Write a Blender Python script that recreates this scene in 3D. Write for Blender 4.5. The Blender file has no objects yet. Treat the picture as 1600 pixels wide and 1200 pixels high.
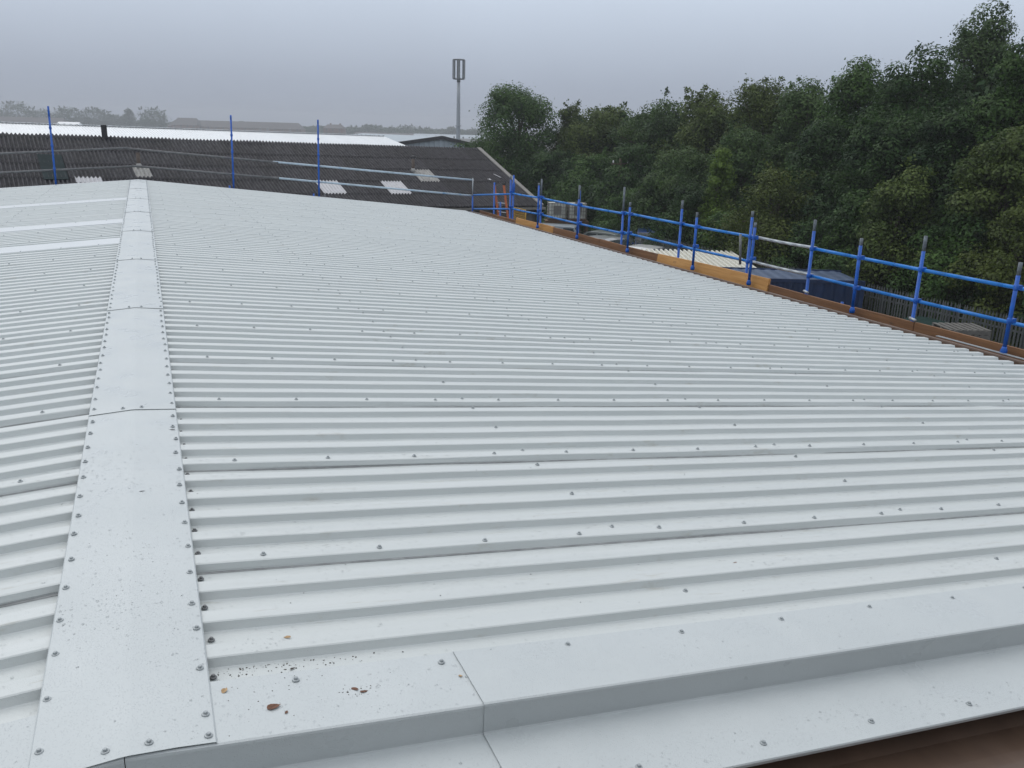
import bpy, math, random
import numpy as np
from mathutils import Matrix, Vector
random.seed(7); RNG = np.random.default_rng(7)
S = bpy.context.scene
COL = S.collection

# ------------------------------------------------------------------ camera, sky, sun, exposure
RZ = 6.0                                             # height of the ridge above the yard
cam_d = bpy.data.cameras.new('camera'); cam = bpy.data.objects.new('camera', cam_d); COL.objects.link(cam)
cam_d.sensor_fit = 'HORIZONTAL'; cam_d.sensor_width = 36.0; cam_d.lens = 1346.94 / 1600 * 36.0
cam_d.clip_start = 0.05; cam_d.clip_end = 3000
_R = Vector((0.92393, -0.38166, 0.02622)); _U = Vector((0.08425, 0.26985, 0.95921)); _F = Vector((0.37317, 0.88403, -0.28148))
CAMP = Vector((0.1636, 0.0, RZ + 1.5083))
cam.matrix_world = Matrix(((_R.x, _U.x, -_F.x, CAMP.x), (_R.y, _U.y, -_F.y, CAMP.y), (_R.z, _U.z, -_F.z, CAMP.z), (0, 0, 0, 1)))
S.camera = cam

W = bpy.data.worlds.new('World'); S.world = W; W.use_nodes = True
SUN_EL, SUN_AZ = math.radians(52), math.radians(-20)
def build_world():
    nt = W.node_tree; nt.nodes.clear(); N = nt.nodes.new; L = nt.links.new
    out = N('ShaderNodeOutputWorld'); bg = N('ShaderNodeBackground'); L(bg.outputs[0], out.inputs[0])
    sky = N('ShaderNodeTexSky'); sky.sky_type = 'NISHITA'; sky.sun_disc = False
    sky.sun_elevation = SUN_EL; sky.sun_rotation = SUN_AZ; sky.air_density = 1.0; sky.dust_density = 4.0
    skys = N('ShaderNodeVectorMath'); skys.operation = 'SCALE'; skys.inputs[3].default_value = 0.07
    L(sky.outputs[0], skys.inputs[0])
    tc = N('ShaderNodeTexCoord'); sep = N('ShaderNodeSeparateXYZ'); L(tc.outputs['Generated'], sep.inputs[0])
    ramp = N('ShaderNodeValToRGB'); L(sep.outputs[2], ramp.inputs[0])
    e = ramp.color_ramp.elements
    e[0].position = 0.0; e[0].color = (0.330, 0.370, 0.452, 1)
    e[1].position = 1.0; e[1].color = (1.00, 1.03, 1.07, 1)
    for pos, c in ((0.05, (0.392, 0.446, 0.545)), (0.15, (0.620, 0.705, 0.830)), (0.40, (0.73, 0.785, 0.875)), (0.70, (0.86, 0.90, 0.96))):
        k = e.new(pos); k.color = (*c, 1)
    nz = N('ShaderNodeTexNoise'); nz.inputs['Scale'].default_value = 2.2; nz.inputs['Detail'].default_value = 5; L(tc.outputs['Generated'], nz.inputs['Vector'])
    mr = N('ShaderNodeMapRange'); mr.inputs[1].default_value = 0.3; mr.inputs[2].default_value = 0.7; mr.inputs[3].default_value = 0.95; mr.inputs[4].default_value = 1.05
    L(nz.outputs[0], mr.inputs[0])
    mul = N('ShaderNodeVectorMath'); mul.operation = 'SCALE'; L(ramp.outputs[0], mul.inputs[0]); L(mr.outputs[0], mul.inputs[3])
    mix = N('ShaderNodeMix'); mix.data_type = 'RGBA'; mix.inputs[0].default_value = 0.94
    L(skys.outputs[0], mix.inputs[6]); L(mul.outputs[0], mix.inputs[7])
    L(mix.outputs[2], bg.inputs[0]); bg.inputs[1].default_value = 1.0
build_world()
sun_d = bpy.data.lights.new('sun', 'SUN'); sun_d.energy = 0.8; sun_d.angle = math.radians(60); sun_d.color = (1.0, 0.97, 0.93)
sun = bpy.data.objects.new('sun', sun_d); COL.objects.link(sun)
sun.rotation_euler = Vector((-math.sin(SUN_AZ) * math.cos(SUN_EL) * -1, math.cos(SUN_AZ) * math.cos(SUN_EL), math.sin(SUN_EL))).to_track_quat('Z', 'Y').to_euler()
vs = S.view_settings; vs.view_transform = 'Standard'; vs.look = 'None'; vs.exposure = 0.06; vs.gamma = 1.0; vs.use_curve_mapping = False
S.cycles.use_denoising = True; S.cycles.max_bounces = 5; S.cycles.diffuse_bounces = 3; S.cycles.glossy_bounces = 3
S.cycles.transparent_max_bounces = 8; S.cycles.transmission_bounces = 4; S.cycles.volume_bounces = 0

# ------------------------------------------------------------------ materials
def mat(name, col, rough=0.6, var=0.12, scale=6.0, stretch=(1, 1, 1), col2=None, bump=0.0, bscale=60.0, metal=0.0, obj_rand=0.0,
        spec=0.5, island=0.0, trans=0.0, speck=None, coat=0.0, detail=6.0, ramp=(0.3, 0.7), drops=0.0, rvar=0.0):
    m = bpy.data.materials.new(name); m.use_nodes = True; nt = m.node_tree; N = nt.nodes.new; L = nt.links.new
    b = nt.nodes['Principled BSDF']
    tc = N('ShaderNodeTexCoord'); mp = N('ShaderNodeMapping'); mp.inputs['Scale'].default_value = stretch; L(tc.outputs['Object'], mp.inputs[0])
    nz = N('ShaderNodeTexNoise'); nz.inputs['Scale'].default_value = scale; nz.inputs['Detail'].default_value = detail; nz.inputs['Roughness'].default_value = 0.62
    L(mp.outputs[0], nz.inputs['Vector'])
    rp = N('ShaderNodeMapRange'); rp.inputs[1].default_value = ramp[0]; rp.inputs[2].default_value = ramp[1]; L(nz.outputs[0], rp.inputs[0])
    mx = N('ShaderNodeMix'); mx.data_type = 'RGBA'; L(rp.outputs[0], mx.inputs[0])
    c2 = col2 if col2 else tuple(c * (1 + var) for c in col); c1 = col if col2 else tuple(c * (1 - var) for c in col)
    mx.inputs[6].default_value = (*c1, 1); mx.inputs[7].default_value = (*c2, 1); cur = mx.outputs[2]
    def scalemul(cur, sock, amt):
        r = N('ShaderNodeMapRange'); r.inputs[3].default_value = 1 - amt; r.inputs[4].default_value = 1 + amt; L(sock, r.inputs[0])
        v = N('ShaderNodeVectorMath'); v.operation = 'SCALE'; L(cur, v.inputs[0]); L(r.outputs[0], v.inputs[3]); return v.outputs[0]
    if obj_rand:
        oi = N('ShaderNodeObjectInfo'); cur = scalemul(cur, oi.outputs['Random'], obj_rand)
    if island:
        g = N('ShaderNodeNewGeometry'); cur = scalemul(cur, g.outputs['Random Per Island'], island)
    if speck:                                        # (colour, noise scale, threshold, stretch)
        sc, ss, th, st = speck
        m2 = N('ShaderNodeMapping'); m2.inputs['Scale'].default_value = st; L(tc.outputs['Object'], m2.inputs[0])
        n2 = N('ShaderNodeTexNoise'); n2.inputs['Scale'].default_value = ss; n2.inputs['Detail'].default_value = 7; n2.inputs['Roughness'].default_value = 0.7; L(m2.outputs[0], n2.inputs['Vector'])
        r2 = N('ShaderNodeMapRange'); r2.inputs[1].default_value = th; r2.inputs[2].default_value = th + 0.12; L(n2.outputs[0], r2.inputs[0])
        x2 = N('ShaderNodeMix'); x2.data_type = 'RGBA'; L(r2.outputs[0], x2.inputs[0]); L(cur, x2.inputs[6]); x2.inputs[7].default_value = (*sc, 1); cur = x2.outputs[2]
    L(cur, b.inputs['Base Color'])
    b.inputs['Roughness'].default_value = rough; b.inputs['Metallic'].default_value = metal; b.inputs['Specular IOR Level'].default_value = spec
    if rvar:
        n4 = N('ShaderNodeTexNoise'); n4.inputs['Scale'].default_value = 5.0; n4.inputs['Detail'].default_value = 8; L(tc.outputs['Object'], n4.inputs['Vector'])
        r4 = N('ShaderNodeMapRange'); r4.inputs[1].default_value = .35; r4.inputs[2].default_value = .65; r4.inputs[3].default_value = rough - rvar; r4.inputs[4].default_value = rough + rvar
        L(n4.outputs[0], r4.inputs[0]); L(r4.outputs[0], b.inputs['Roughness'])
    if coat: b.inputs['Coat Weight'].default_value = coat; b.inputs['Coat Roughness'].default_value = 0.08
    if trans: b.inputs['Transmission Weight'].default_value = trans; b.inputs['IOR'].default_value = 1.33
    last = None
    if bump:
        n3 = N('ShaderNodeTexNoise'); n3.inputs['Scale'].default_value = bscale; n3.inputs['Detail'].default_value = 4; L(mp.outputs[0], n3.inputs['Vector'])
        bp = N('ShaderNodeBump'); bp.inputs['Strength'].default_value = bump; bp.inputs['Distance'].default_value = 0.01; L(n3.outputs[0], bp.inputs['Height']); last = bp
    if drops:                                        # fine rain film: small beads as relief only
        vo = N('ShaderNodeTexVoronoi'); vo.inputs['Scale'].default_value = 150.0; L(tc.outputs['Object'], vo.inputs['Vector'])
        r3 = N('ShaderNodeMapRange'); r3.inputs[1].default_value = 0.12; r3.inputs[2].default_value = 0.32; r3.inputs[3].default_value = 1; r3.inputs[4].default_value = 0; L(vo.outputs['Distance'], r3.inputs[0])
        bd = N('ShaderNodeBump'); bd.inputs['Strength'].default_value = drops; bd.inputs['Distance'].default_value = 0.0015; L(r3.outputs[0], bd.inputs['Height'])
        if last: L(last.outputs[0], bd.inputs['Normal'])
        last = bd
    if last: L(last.outputs[0], b.inputs['Normal'])
    return m
M = {}
WHITE = (0.66, 0.70, 0.715)
M['sheet'] = mat('roof_sheet_white', (0.550, 0.585, 0.582), 0.42, scale=1.0, stretch=(0.5, 14, 1), col2=(0.602, 0.633, 0.628), obj_rand=0.012, bump=0.07, bscale=11, drops=0.25, rvar=0.10,
                 speck=((0.475, 0.48, 0.445), 3.0, 0.60, (1.2, 9, 1)))
M['flash'] = mat('flashing_white', (0.500, 0.538, 0.546), 0.38, scale=2.5, col2=(0.550, 0.586, 0.592), obj_rand=0.012, bump=0.11, bscale=6, drops=0.45, rvar=0.12,
                 speck=((0.42, 0.44, 0.45), 8.0, 0.69, (1, 1, 1)))
M['light'] = mat('rooflight_strip', (0.66, 0.69, 0.70), 0.3, var=0.03)
M['screw'] = mat('screw_cap', (0.36, 0.39, 0.40), 0.45, var=0.15, scale=200, metal=0.25)
M['screwdark'] = mat('screw_in_shade', (0.17, 0.175, 0.18), 0.5, var=0.2, scale=200, metal=0.2)  # pan screws beside the cap: their shade is put into the colour
M['lap_shade'] = mat('lap_shade_line', (0.30, 0.31, 0.31), 0.8, var=0.3, scale=20)  # grey strip standing in for the crevice shade at the sheet laps
M['rubber'] = mat('black_rubber', (0.03, 0.03, 0.03), 0.7)
M['brown'] = mat('brown_coated_steel', (0.135, 0.086, 0.060), 0.5, var=0.18, scale=5, stretch=(1, .3, 1), bump=0.05, rvar=0.1, coat=0.2)
M['brownwall'] = mat('brown_wall_cladding', (0.16, 0.12, 0.095), 0.5, var=0.12, scale=1.5)
M['blue'] = mat('blue_paint', (0.002, 0.090, 0.43), 0.40, var=0.25, scale=9, bump=0.10, bscale=60, speck=((0.17, 0.19, 0.22), 16, 0.63, (1, 1, .6)))
M['bluelight'] = mat('blue_rail_paint', (0.003, 0.17, 0.55), 0.38, var=0.22, scale=7, bump=0.08, speck=((0.20, 0.25, 0.30), 12, 0.64, (1, .5, 1)))
M['galv'] = mat('galvanised_tube', (0.40, 0.43, 0.45), 0.42, var=0.22, scale=9, metal=0.55, bump=0.04)
M['palerail'] = mat('pale_blue_worn_rail', (0.42, 0.52, 0.60), 0.4, var=0.2, scale=6, speck=((0.10, 0.26, 0.48), 4, 0.58, (1, 1, 1)))
M['dullgalv'] = mat('dull_grey_tube', (0.15, 0.155, 0.16), 0.6, var=0.25, scale=9, metal=0.3)
M['tipgrey'] = mat('worn_tube_tip', (0.13, 0.15, 0.17), 0.55, var=0.3, scale=14, metal=0.3)
M['board'] = mat('weathered_board', (0.16, 0.075, 0.034), 0.75, scale=3.0, stretch=(2, .4, 9), col2=(0.27, 0.135, 0.06), bump=0.25, bscale=14, speck=((0.09, 0.05, 0.03), 3, 0.6, (2, .6, 4)))
M['plank'] = mat('new_pine_plank', (0.42, 0.19, 0.045), 0.65, scale=2.2, stretch=(2, .5, 11), col2=(0.66, 0.36, 0.12), bump=0.15, bscale=12, speck=((0.17, 0.07, 0.03), 5, 0.62, (1, .8, 2)))
M['orange'] = mat('orange_fibreglass', (0.45, 0.13, 0.05), 0.5, var=0.15)
M['yellow'] = mat('yellow_wire', (0.52, 0.30, 0.03), 0.5, var=0.15)
M['teal'] = mat('teal_plastic', (0.03, 0.10, 0.12), 0.5)
M['asbestos'] = mat('grey_cement_sheet', (0.016, 0.0158, 0.0205), 0.55, scale=2.2, stretch=(3, .8, 1), col2=(0.038, 0.037, 0.044), spec=0.2, obj_rand=0.25, bump=0.25, bscale=40, rvar=0.12,
                    speck=((0.10, 0.097, 0.09), 7.0, 0.62, (1, .5, 1)))
M['lightsheet'] = mat('pale_cement_sheet', (0.20, 0.195, 0.185), 0.6, scale=4, stretch=(3, .7, 1), col2=(0.42, 0.415, 0.40), bump=0.1, speck=((0.12, 0.115, 0.10), 5, 0.58, (1, .5, 1)))
M['whitesheet'] = mat('white_clear_sheet', (0.50, 0.50, 0.52), 0.5, var=0.12, scale=4, speck=((0.30, 0.29, 0.27), 5, 0.60, (1, .4, 1)))
M['greensheet'] = mat('green_grey_sheet', (0.022, 0.032, 0.034), 0.9, var=0.25, scale=3, spec=0.1)
M['render'] = mat('grey_render', (0.115, 0.112, 0.108), 0.85, var=0.18, scale=1.5, bump=0.2)
M['trim'] = mat('pale_trim', (0.21, 0.20, 0.185), 0.7, var=0.2, scale=4)
M['dark'] = mat('dark_metal', (0.03, 0.03, 0.034), 0.55, var=0.2)
M['rust'] = mat('rusty_flue', (0.11, 0.085, 0.07), 0.7, var=0.3, scale=14)
M['farwhite'] = mat('white_far_roof', (0.80, 0.82, 0.83), 0.4, var=0.03, scale=1.0, obj_rand=0.02)
M['farclad'] = mat('pale_blue_cladding', (0.33, 0.38, 0.42), 0.5, var=0.06, obj_rand=0.04)
M['brick'] = mat('far_brick', (0.20, 0.13, 0.105), 0.85, var=0.18, scale=.5)
M['slate'] = mat('far_slate', (0.095, 0.085, 0.085), 0.75, var=0.2, scale=.5)
M['buff'] = mat('far_harl', (0.36, 0.34, 0.32), 0.85, var=0.1, scale=.5)
M['blocker_brick'] = mat('dark_brick', (0.055, 0.042, 0.036), 0.85, var=0.2, scale=1.5)
M['pane'] = mat('window_glass', (0.03, 0.035, 0.04), 0.08)
M['panepale'] = mat('window_frame_white', (0.7, 0.7, 0.7), 0.4)
M['yard'] = mat('yard_ground', (0.050, 0.048, 0.045), 0.85, scale=.25, col2=(0.105, 0.098, 0.085), bump=0.3, bscale=3, speck=((0.035, 0.05, 0.02), .12, 0.55, (1, 1, 1)))
M['grey_ped'] = mat('bare_wood_pole', (0.10, 0.075, 0.055), 0.85, var=0.25, stretch=(6, 6, .5))
M['bark'] = mat('bark', (0.075, 0.06, 0.047), 0.9, var=0.35, scale=4, stretch=(3, 3, .6), bump=0.5, bscale=12)
M['fence'] = mat('galvanised_pale', (0.115, 0.125, 0.125), 0.6, var=0.2, scale=3, metal=0.3, obj_rand=0.2)
M['container'] = mat('container_blue', (0.012, 0.030, 0.085), 0.45, var=0.25, scale=2, speck=((0.06, 0.045, 0.035), 3, 0.66, (1, 1, 1)))
M['containertop'] = mat('container_roof_blue', (0.055, 0.085, 0.15), 0.5, var=0.2, scale=1.2, speck=((0.11, 0.11, 0.11), 2, 0.6, (1, 1, 1)))
M['cream'] = mat('cream_sheet', (0.66, 0.65, 0.58), 0.5, var=0.06)
M['tyre'] = mat('tyre', (0.02, 0.02, 0.02), 0.8)
M['glass'] = mat('car_glass', (0.045, 0.055, 0.06), 0.06, spec=0.8)
M['lamp'] = mat('car_lamp', (0.55, 0.57, 0.6), 0.12)
def carpaint(n, c): return mat(n, c, 0.3, var=0.08, scale=2, coat=0.6)
M['ibc'] = mat('ibc_plastic', (0.56, 0.57, 0.52), 0.5, var=0.12, scale=3)
M['rustframe'] = mat('rusty_pallet', (0.14, 0.085, 0.05), 0.8, var=0.3)
M['bin'] = mat('bin_green', (0.008, 0.028, 0.024), 0.75, spec=.2)
M['greywood'] = mat('grey_pallet_wood', (0.13, 0.125, 0.115), 0.85, var=0.25, scale=6)
M['antenna'] = mat('antenna_grey', (0.20, 0.21, 0.22), 0.5)
M['mastgrey'] = mat('mast_steel', (0.33, 0.35, 0.37), 0.5, var=0.08, metal=0.2)
M['leafbrown'] = mat('dead_leaf', (0.13, 0.052, 0.024), 0.6, var=0.45, scale=60, bump=0.2, bscale=150)
M['leaftan'] = mat('tan_leaf', (0.40, 0.26, 0.13), 0.6, var=0.3, scale=60)
M['grit'] = mat('grit', (0.055, 0.045, 0.035), 0.8, var=0.5, scale=80, island=0.6)
M['water'] = mat('rain_drop', (1, 1, 1), 0.02, var=0.0, trans=1.0)
def leafmat(name, c, c2, sc=0.55):
    c, c2 = (tuple(a * b for a, b in zip(q, (1.02, 1.12, 0.98))) for q in (c, c2))
    m = mat(name, c, 0.55, scale=sc, col2=c2, island=0.34, obj_rand=0.12, spec=0.22, detail=4, ramp=(.40, .60))
    nt = m.node_tree; b = nt.nodes['Principled BSDF']; out = nt.nodes['Material Output']
    tr = nt.nodes.new('ShaderNodeBsdfTranslucent'); ms = nt.nodes.new('ShaderNodeMixShader'); ms.inputs[0].default_value = 0.30
    src = b.inputs['Base Color'].links[0].from_socket; nt.links.new(src, tr.inputs[0])
    nt.links.new(b.outputs[0], ms.inputs[1]); nt.links.new(tr.outputs[0], ms.inputs[2]); nt.links.new(ms.outputs[0], out.inputs[0]); return m
M['leaf_mid'] = leafmat('leaves_mid_green', (0.028, 0.060, 0.017), (0.068, 0.118, 0.031))
M['leaf_dark'] = leafmat('leaves_dark_green', (0.018, 0.042, 0.015), (0.047, 0.084, 0.025))
M['leaf_olive'] = leafmat('leaves_olive', (0.056, 0.076, 0.017), (0.108, 0.130, 0.031))
M['leaf_brown'] = leafmat('leaves_bronze', (0.050, 0.074, 0.020), (0.098, 0.124, 0.034))
M['leaf_bright'] = leafmat('leaves_bright', (0.085, 0.130, 0.024), (0.130, 0.190, 0.036))
M['leaf_grey'] = leafmat('leaves_grey_green', (0.038, 0.068, 0.025), (0.080, 0.122, 0.042))

# ------------------------------------------------------------------ mesh helpers
class MB:
    def __init__(s): s.v = []; s.f = []
    def add(s, vs, fs):
        o = len(s.v); s.v += [tuple(v) for v in vs]; s.f += [tuple(i + o for i in f) for f in fs]; return s
    def box(s, a, b, mtx=None):
        (x0, y0, z0), (x1, y1, z1) = a, b
        vs = [(x0, y0, z0), (x1, y0, z0), (x1, y1, z0), (x0, y1, z0), (x0, y0, z1), (x1, y0, z1), (x1, y1, z1), (x0, y1, z1)]
        if mtx is not None: vs = [tuple(mtx @ Vector(v)) for v in vs]
        return s.add(vs, [(0, 3, 2, 1), (4, 5, 6, 7), (0, 1, 5, 4), (1, 2, 6, 5), (2, 3, 7, 6), (3, 0, 4, 7)])
    def tube(s, p0, p1, r0, r1=None, n=10, caps=True):
        r1 = r0 if r1 is None else r1
        p0 = Vector(p0); p1 = Vector(p1); d = (p1 - p0).normalized()
        a = d.orthogonal().normalized(); b = d.cross(a)
        vs = []
        for p, r in ((p0, r0), (p1, r1)):
            for i in range(n):
                t = 2 * math.pi * i / n; vs.append(p + a * (r * math.cos(t)) + b * (r * math.sin(t)))
        fs = [(i, (i + 1) % n, n + (i + 1) % n, n + i) for i in range(n)]
        if caps: fs += [tuple(range(n - 1, -1, -1)), tuple(range(n, 2 * n))]
        return s.add(vs, fs)
    def path(s, pts, rs, n=8):
        for i in range(len(pts) - 1): s.tube(pts[i], pts[i + 1], rs[i], rs[i + 1], n)
        return s
    def lathe(s, prof, n=12, o=(0, 0, 0)):                # prof: (r, z)
        vs = []; 
        for r, z in prof:
            for i in range(n):
                t = 2 * math.pi * i / n; vs.append((o[0] + r * math.cos(t), o[1] + r * math.sin(t), o[2] + z))
        fs = []
        for k in range(len(prof) - 1):
            for i in range(n): fs.append((k * n + i, k * n + (i + 1) % n, (k + 1) * n + (i + 1) % n, (k + 1) * n + i))
        fs += [tuple(range(n - 1, -1, -1)), tuple(range((len(prof) - 1) * n, len(prof) * n))]
        return s.add(vs, fs)
    def prism(s, poly, axis, a, b):                       # poly of 2-D points extruded on an axis
        n = len(poly)
        def P(u, v, w): return {'x': (w, u, v), 'y': (u, w, v), 'z': (u, v, w)}[axis]
        vs = [P(u, v, a) for u, v in poly] + [P(u, v, b) for u, v in poly]
        fs = [(i, (i + 1) % n, n + (i + 1) % n, n + i) for i in range(n)] + [tuple(range(n - 1, -1, -1)), tuple(range(n, 2 * n))]
        return s.add(vs, fs)
    def mesh(s, name, m, smooth=False):
        me = bpy.data.meshes.new(name); me.from_pydata(s.v, [], s.f); me.materials.append(m); me.update()
        if smooth: me.polygons.foreach_set('use_smooth', [True] * len(me.polygons))
        return me
    def build(s, name, m, parent=None, smooth=False, loc=None, mtx=None):
        return link(name, s.mesh(name, m, smooth), parent, loc, mtx)
def link(name, me, parent=None, loc=None, mtx=None):
    o = bpy.data.objects.new(name, me); COL.objects.link(o)
    if parent is not None: o.parent = parent
    if mtx is not None: o.matrix_local = mtx
    elif loc is not None: o.location = loc
    return o
def tag(o, label=None, cat=None, group=None, kind=None):
    if label: o['label'] = label
    if cat: o['category'] = cat
    if group: o['group'] = group
    if kind: o['kind'] = kind
    return o
def thing(name, label, cat, group=None, loc=(0, 0, 0), rz=0.0):
    o = bpy.data.objects.new(name, None); COL.objects.link(o); o.location = loc; o.rotation_euler = (0, 0, rz)
    return tag(o, label, cat, group)
def strip_mesh(name, rows, m, thick=0.0):                  # rows: list of equal-length point lists -> sheet; thick gives it an underside
    n = len(rows[0]); b = MB(); vs = [p for r in rows for p in r]
    fs = [(i * n + j, i * n + j + 1, (i + 1) * n + j + 1, (i + 1) * n + j) for i in range(len(rows) - 1) for j in range(n - 1)]
    b.add(vs, fs)
    if thick:
        k = len(vs); R_ = len(rows)
        b.v += [(x, y, z - thick) for x, y, z in vs]
        b.f += [tuple(i + k for i in reversed(f)) for f in fs]
        for j in range(n - 1):
            b.f.append((j + 1, j, j + k, j + 1 + k)); q = (R_ - 1) * n; b.f.append((q + j, q + j + 1, q + j + 1 + k, q + j + k))
        for i in range(R_ - 1):
            b.f.append((i * n, (i + 1) * n, (i + 1) * n + k, i * n + k)); b.f.append(((i + 1) * n + n - 1, i * n + n - 1, i * n + n - 1 + k, (i + 1) * n + n - 1 + k))
    return b.mesh(name, m)

# ------------------------------------------------------------------ ground
def ground():
    b = MB(); s = 1240
    b.add([(-s, -s, 0), (s, -s, 0), (s, s, 0), (-s, s, 0)], [(0, 1, 2, 3)])
    tag(b.build('ground', M['yard']), kind='structure')
ground()

# ------------------------------------------------------------------ the white roofed warehouse
TA = {1: 0.0976, -1: 0.0702}                             # slope each side (rise per metre)
Y0, Y1, EX = 1.945, 25.12, 9.1
PITCH, RIB, CREST, RUN = 0.2, 0.033, 0.072, 0.009
LAP0 = 2.945                                             # front edge of the first lap rib
def zpan(side, x): return RZ - TA[side] * abs(x)
wh = thing('warehouse', 'low pitched warehouse roofed in new white profiled steel sheets filling the foreground', 'warehouse', loc=(0, 0, 0))
def profile(ya, yb, lip):
    """points (y, z) of the ribbed sheet between ya and yb; ribs start at LAP0 + k*PITCH"""
    pts = []
    r = 0.0035
    k0 = math.floor((ya - LAP0) / PITCH) - 1
    k = k0
    while LAP0 + k * PITCH < yb + PITCH:
        e = LAP0 + k * PITCH
        pts += [(e - RUN - r, 0), (e - RUN + .001, .003), (e - .001, RIB - .003), (e + r, RIB), (e + CREST - r, RIB), (e + CREST + .001, RIB - .003), (e + CREST + RUN - .001, .003), (e + CREST + RUN + r, 0)]
        k += 1
    out = [p for p in pts if ya - 1e-6 <= p[0] <= yb + 1e-6]
    if lip: out = [(ya - .0065, .0075), (ya - .0015, RIB - .003)] + [p for p in out if p[0] >= ya]
    return out
SHEETS = {1: [], -1: []}
def build_sheets(side):
    xs = [0.06] + list(np.linspace(0.35, EX, 26))
    k = -1
    while True:
        ya = LAP0 + k * 1.0 if k >= 0 else Y0 + .01
        yb = min(LAP0 + (k + 1) * 1.0 + CREST + .012, Y1)
        if ya > Y1 - .1: break
        prof = profile(ya, yb, k >= 0)
        wob = [RNG.normal(0, .0012) for _ in xs]; ph = RNG.uniform(0, 6.28, 3)
        rows = []
        for i, x in enumerate(xs):
            row = []
            for j, (y, z) in enumerate(prof):
                up = 0.0022 if (k >= 0 and j < 7) else 0.0
                dy = 0.0016 * math.sin(x * 1.3 + ph[0]) + (0.0022 * math.sin(x * 3.1 + ph[1]) if j < 2 and k >= 0 else 0)
                dz = wob[i] * .6 + 0.0008 * math.sin(x * 5 + y * 9 + ph[2])
                row.append((side * x, y + dy, zpan(side, x) + z + up + dz))
            rows.append(row)
        if side == -1: rows = [r[::-1] for r in rows]
        me = strip_mesh('roof_sheet', rows, M['sheet'])
        SHEETS[side].append((ya, yb, link('roof_sheet', me, wh)))
        if k >= 0:  # thin strip drawn as the dark shade line under the lap edge
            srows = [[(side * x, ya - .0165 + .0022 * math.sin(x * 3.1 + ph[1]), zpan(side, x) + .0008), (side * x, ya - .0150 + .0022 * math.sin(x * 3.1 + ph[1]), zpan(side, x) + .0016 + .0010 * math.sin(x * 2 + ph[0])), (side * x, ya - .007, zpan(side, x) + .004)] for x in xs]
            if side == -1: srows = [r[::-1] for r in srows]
            link('lap_shade_line', strip_mesh('lap_shade_line', srows, M['lap_shade']), SHEETS[side][-1][2])
        k += 1
build_sheets(1); build_sheets(-1)
def sheet_at(side, y):
    for ya, yb, o in reversed(SHEETS[side]):
        if y >= ya - .02: return o
    return SHEETS[side][0][2]
# rooflight strips on the left slope
for yc in (12.25, 14.74, 19.05):
    b = MB(); n = 14; w = .29
    rows = [[(-x, yc - w, zpan(-1, x) + .002), (-x, yc - w + .004, zpan(-1, x) + RIB + .006), (-x, yc + w - .004, zpan(-1, x) + RIB + .006), (-x, yc + w, zpan(-1, x) + .002)][::-1] for x in np.linspace(.12, EX, 10)]
    o = link('rooflight_panel', strip_mesh('rooflight_panel', rows, M['light']), wh); o['label'] = 'smooth pale flat panel on the left slope'
# ridge caps
CAPW = 0.213; CL = 2.82
caps = []
def cap_z(x): return (RZ - TA[1 if x > 0 else -1] * abs(x)) + RIB + .006
k = 0; y = Y0
while y < Y1 - .3:
    ya, yb = y, min(y + CL + .10, Y1 + .02)
    xs = [-CAPW, -CAPW + .004, -.12, -.012, 0, .012, .12, CAPW - .004, CAPW]
    rows = []
    segs = 10
    ph = RNG.uniform(0, 6.28)
    for i in range(segs + 1):
        t = i / segs; yy = ya + (yb - ya) * t
        row = []
        for x in xs:
            z = cap_z(x) + .0045 * (1 - t) - (.0008 if abs(x) < .01 else 0) + .0010 * math.sin(yy * 4 + x * 9)
            if abs(x) == CAPW: z -= .004
            row.append((x * (1 + .004 * math.sin(ph + 2 * t)), yy + (.004 * math.cos(x * 14 + ph) if i == 0 else 0), z))
        rows.append(row[::-1])
    o = link('ridge_cap', strip_mesh('ridge_cap', rows, M['flash'], .0012), wh); caps.append((ya, yb, o)); y += CL
def cap_at(y):
    for ya, yb, o in reversed(caps):
        if y >= ya: return o
    return caps[0][2]
# verge flashings, near end (top flange, drop, lower flange) in pieces and far end
def verge(xa, xb, sgn, lift):
    xs = np.linspace(xa, xb, 9)
    rows = []
    for x in xs:
        z = RZ - TA[sgn] * abs(x); wv = .0012 * math.sin(x * 2.3) + lift
        prof = [(2.222, RIB + .0005), (2.218, RIB + .003), (2.06, RIB + .004), (1.950, RIB + .004), (1.944, RIB + .001), (1.942, RIB - .005), (1.945, -.058), (1.942, -.0625), (1.936, -.064), (1.80, -.068), (1.653, -.073), (1.650, -.077), (1.651, -.086)]
        r = [(x, yy - lift * .6, z + zz + wv) for yy, zz in prof]
        rows.append(r)
    if rows[0][0][0] < rows[-1][0][0]: rows = rows[::-1]
    return link('verge_flashing', strip_mesh('verge_flashing', [r for r in rows], M['flash'], .0012), wh)
vf = [verge(.001, .96, 1, 0), verge(.925, 3.85, 1, .0045), verge(3.82, 6.75, 1, .0), verge(6.72, 9.12, 1, .0045), verge(-.001, -2.8, -1, .0022), verge(-2.77, -5.7, -1, 0), verge(-5.67, -9.12, -1, .0022)]
for sgn in (1, -1):
    rows = []
    for x in np.linspace(.0, EX, 10):
        z = RZ - TA[sgn] * x
        rows.append([(sgn * x, Y1 - .16, z + RIB + .002), (sgn * x, Y1 + .03, z + RIB + .004), (sgn * x, Y1 + .032, z - .12)][::sgn])
    link('verge_flashing', strip_mesh('verge_flashing', rows, M['flash'], .0012), wh)
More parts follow.
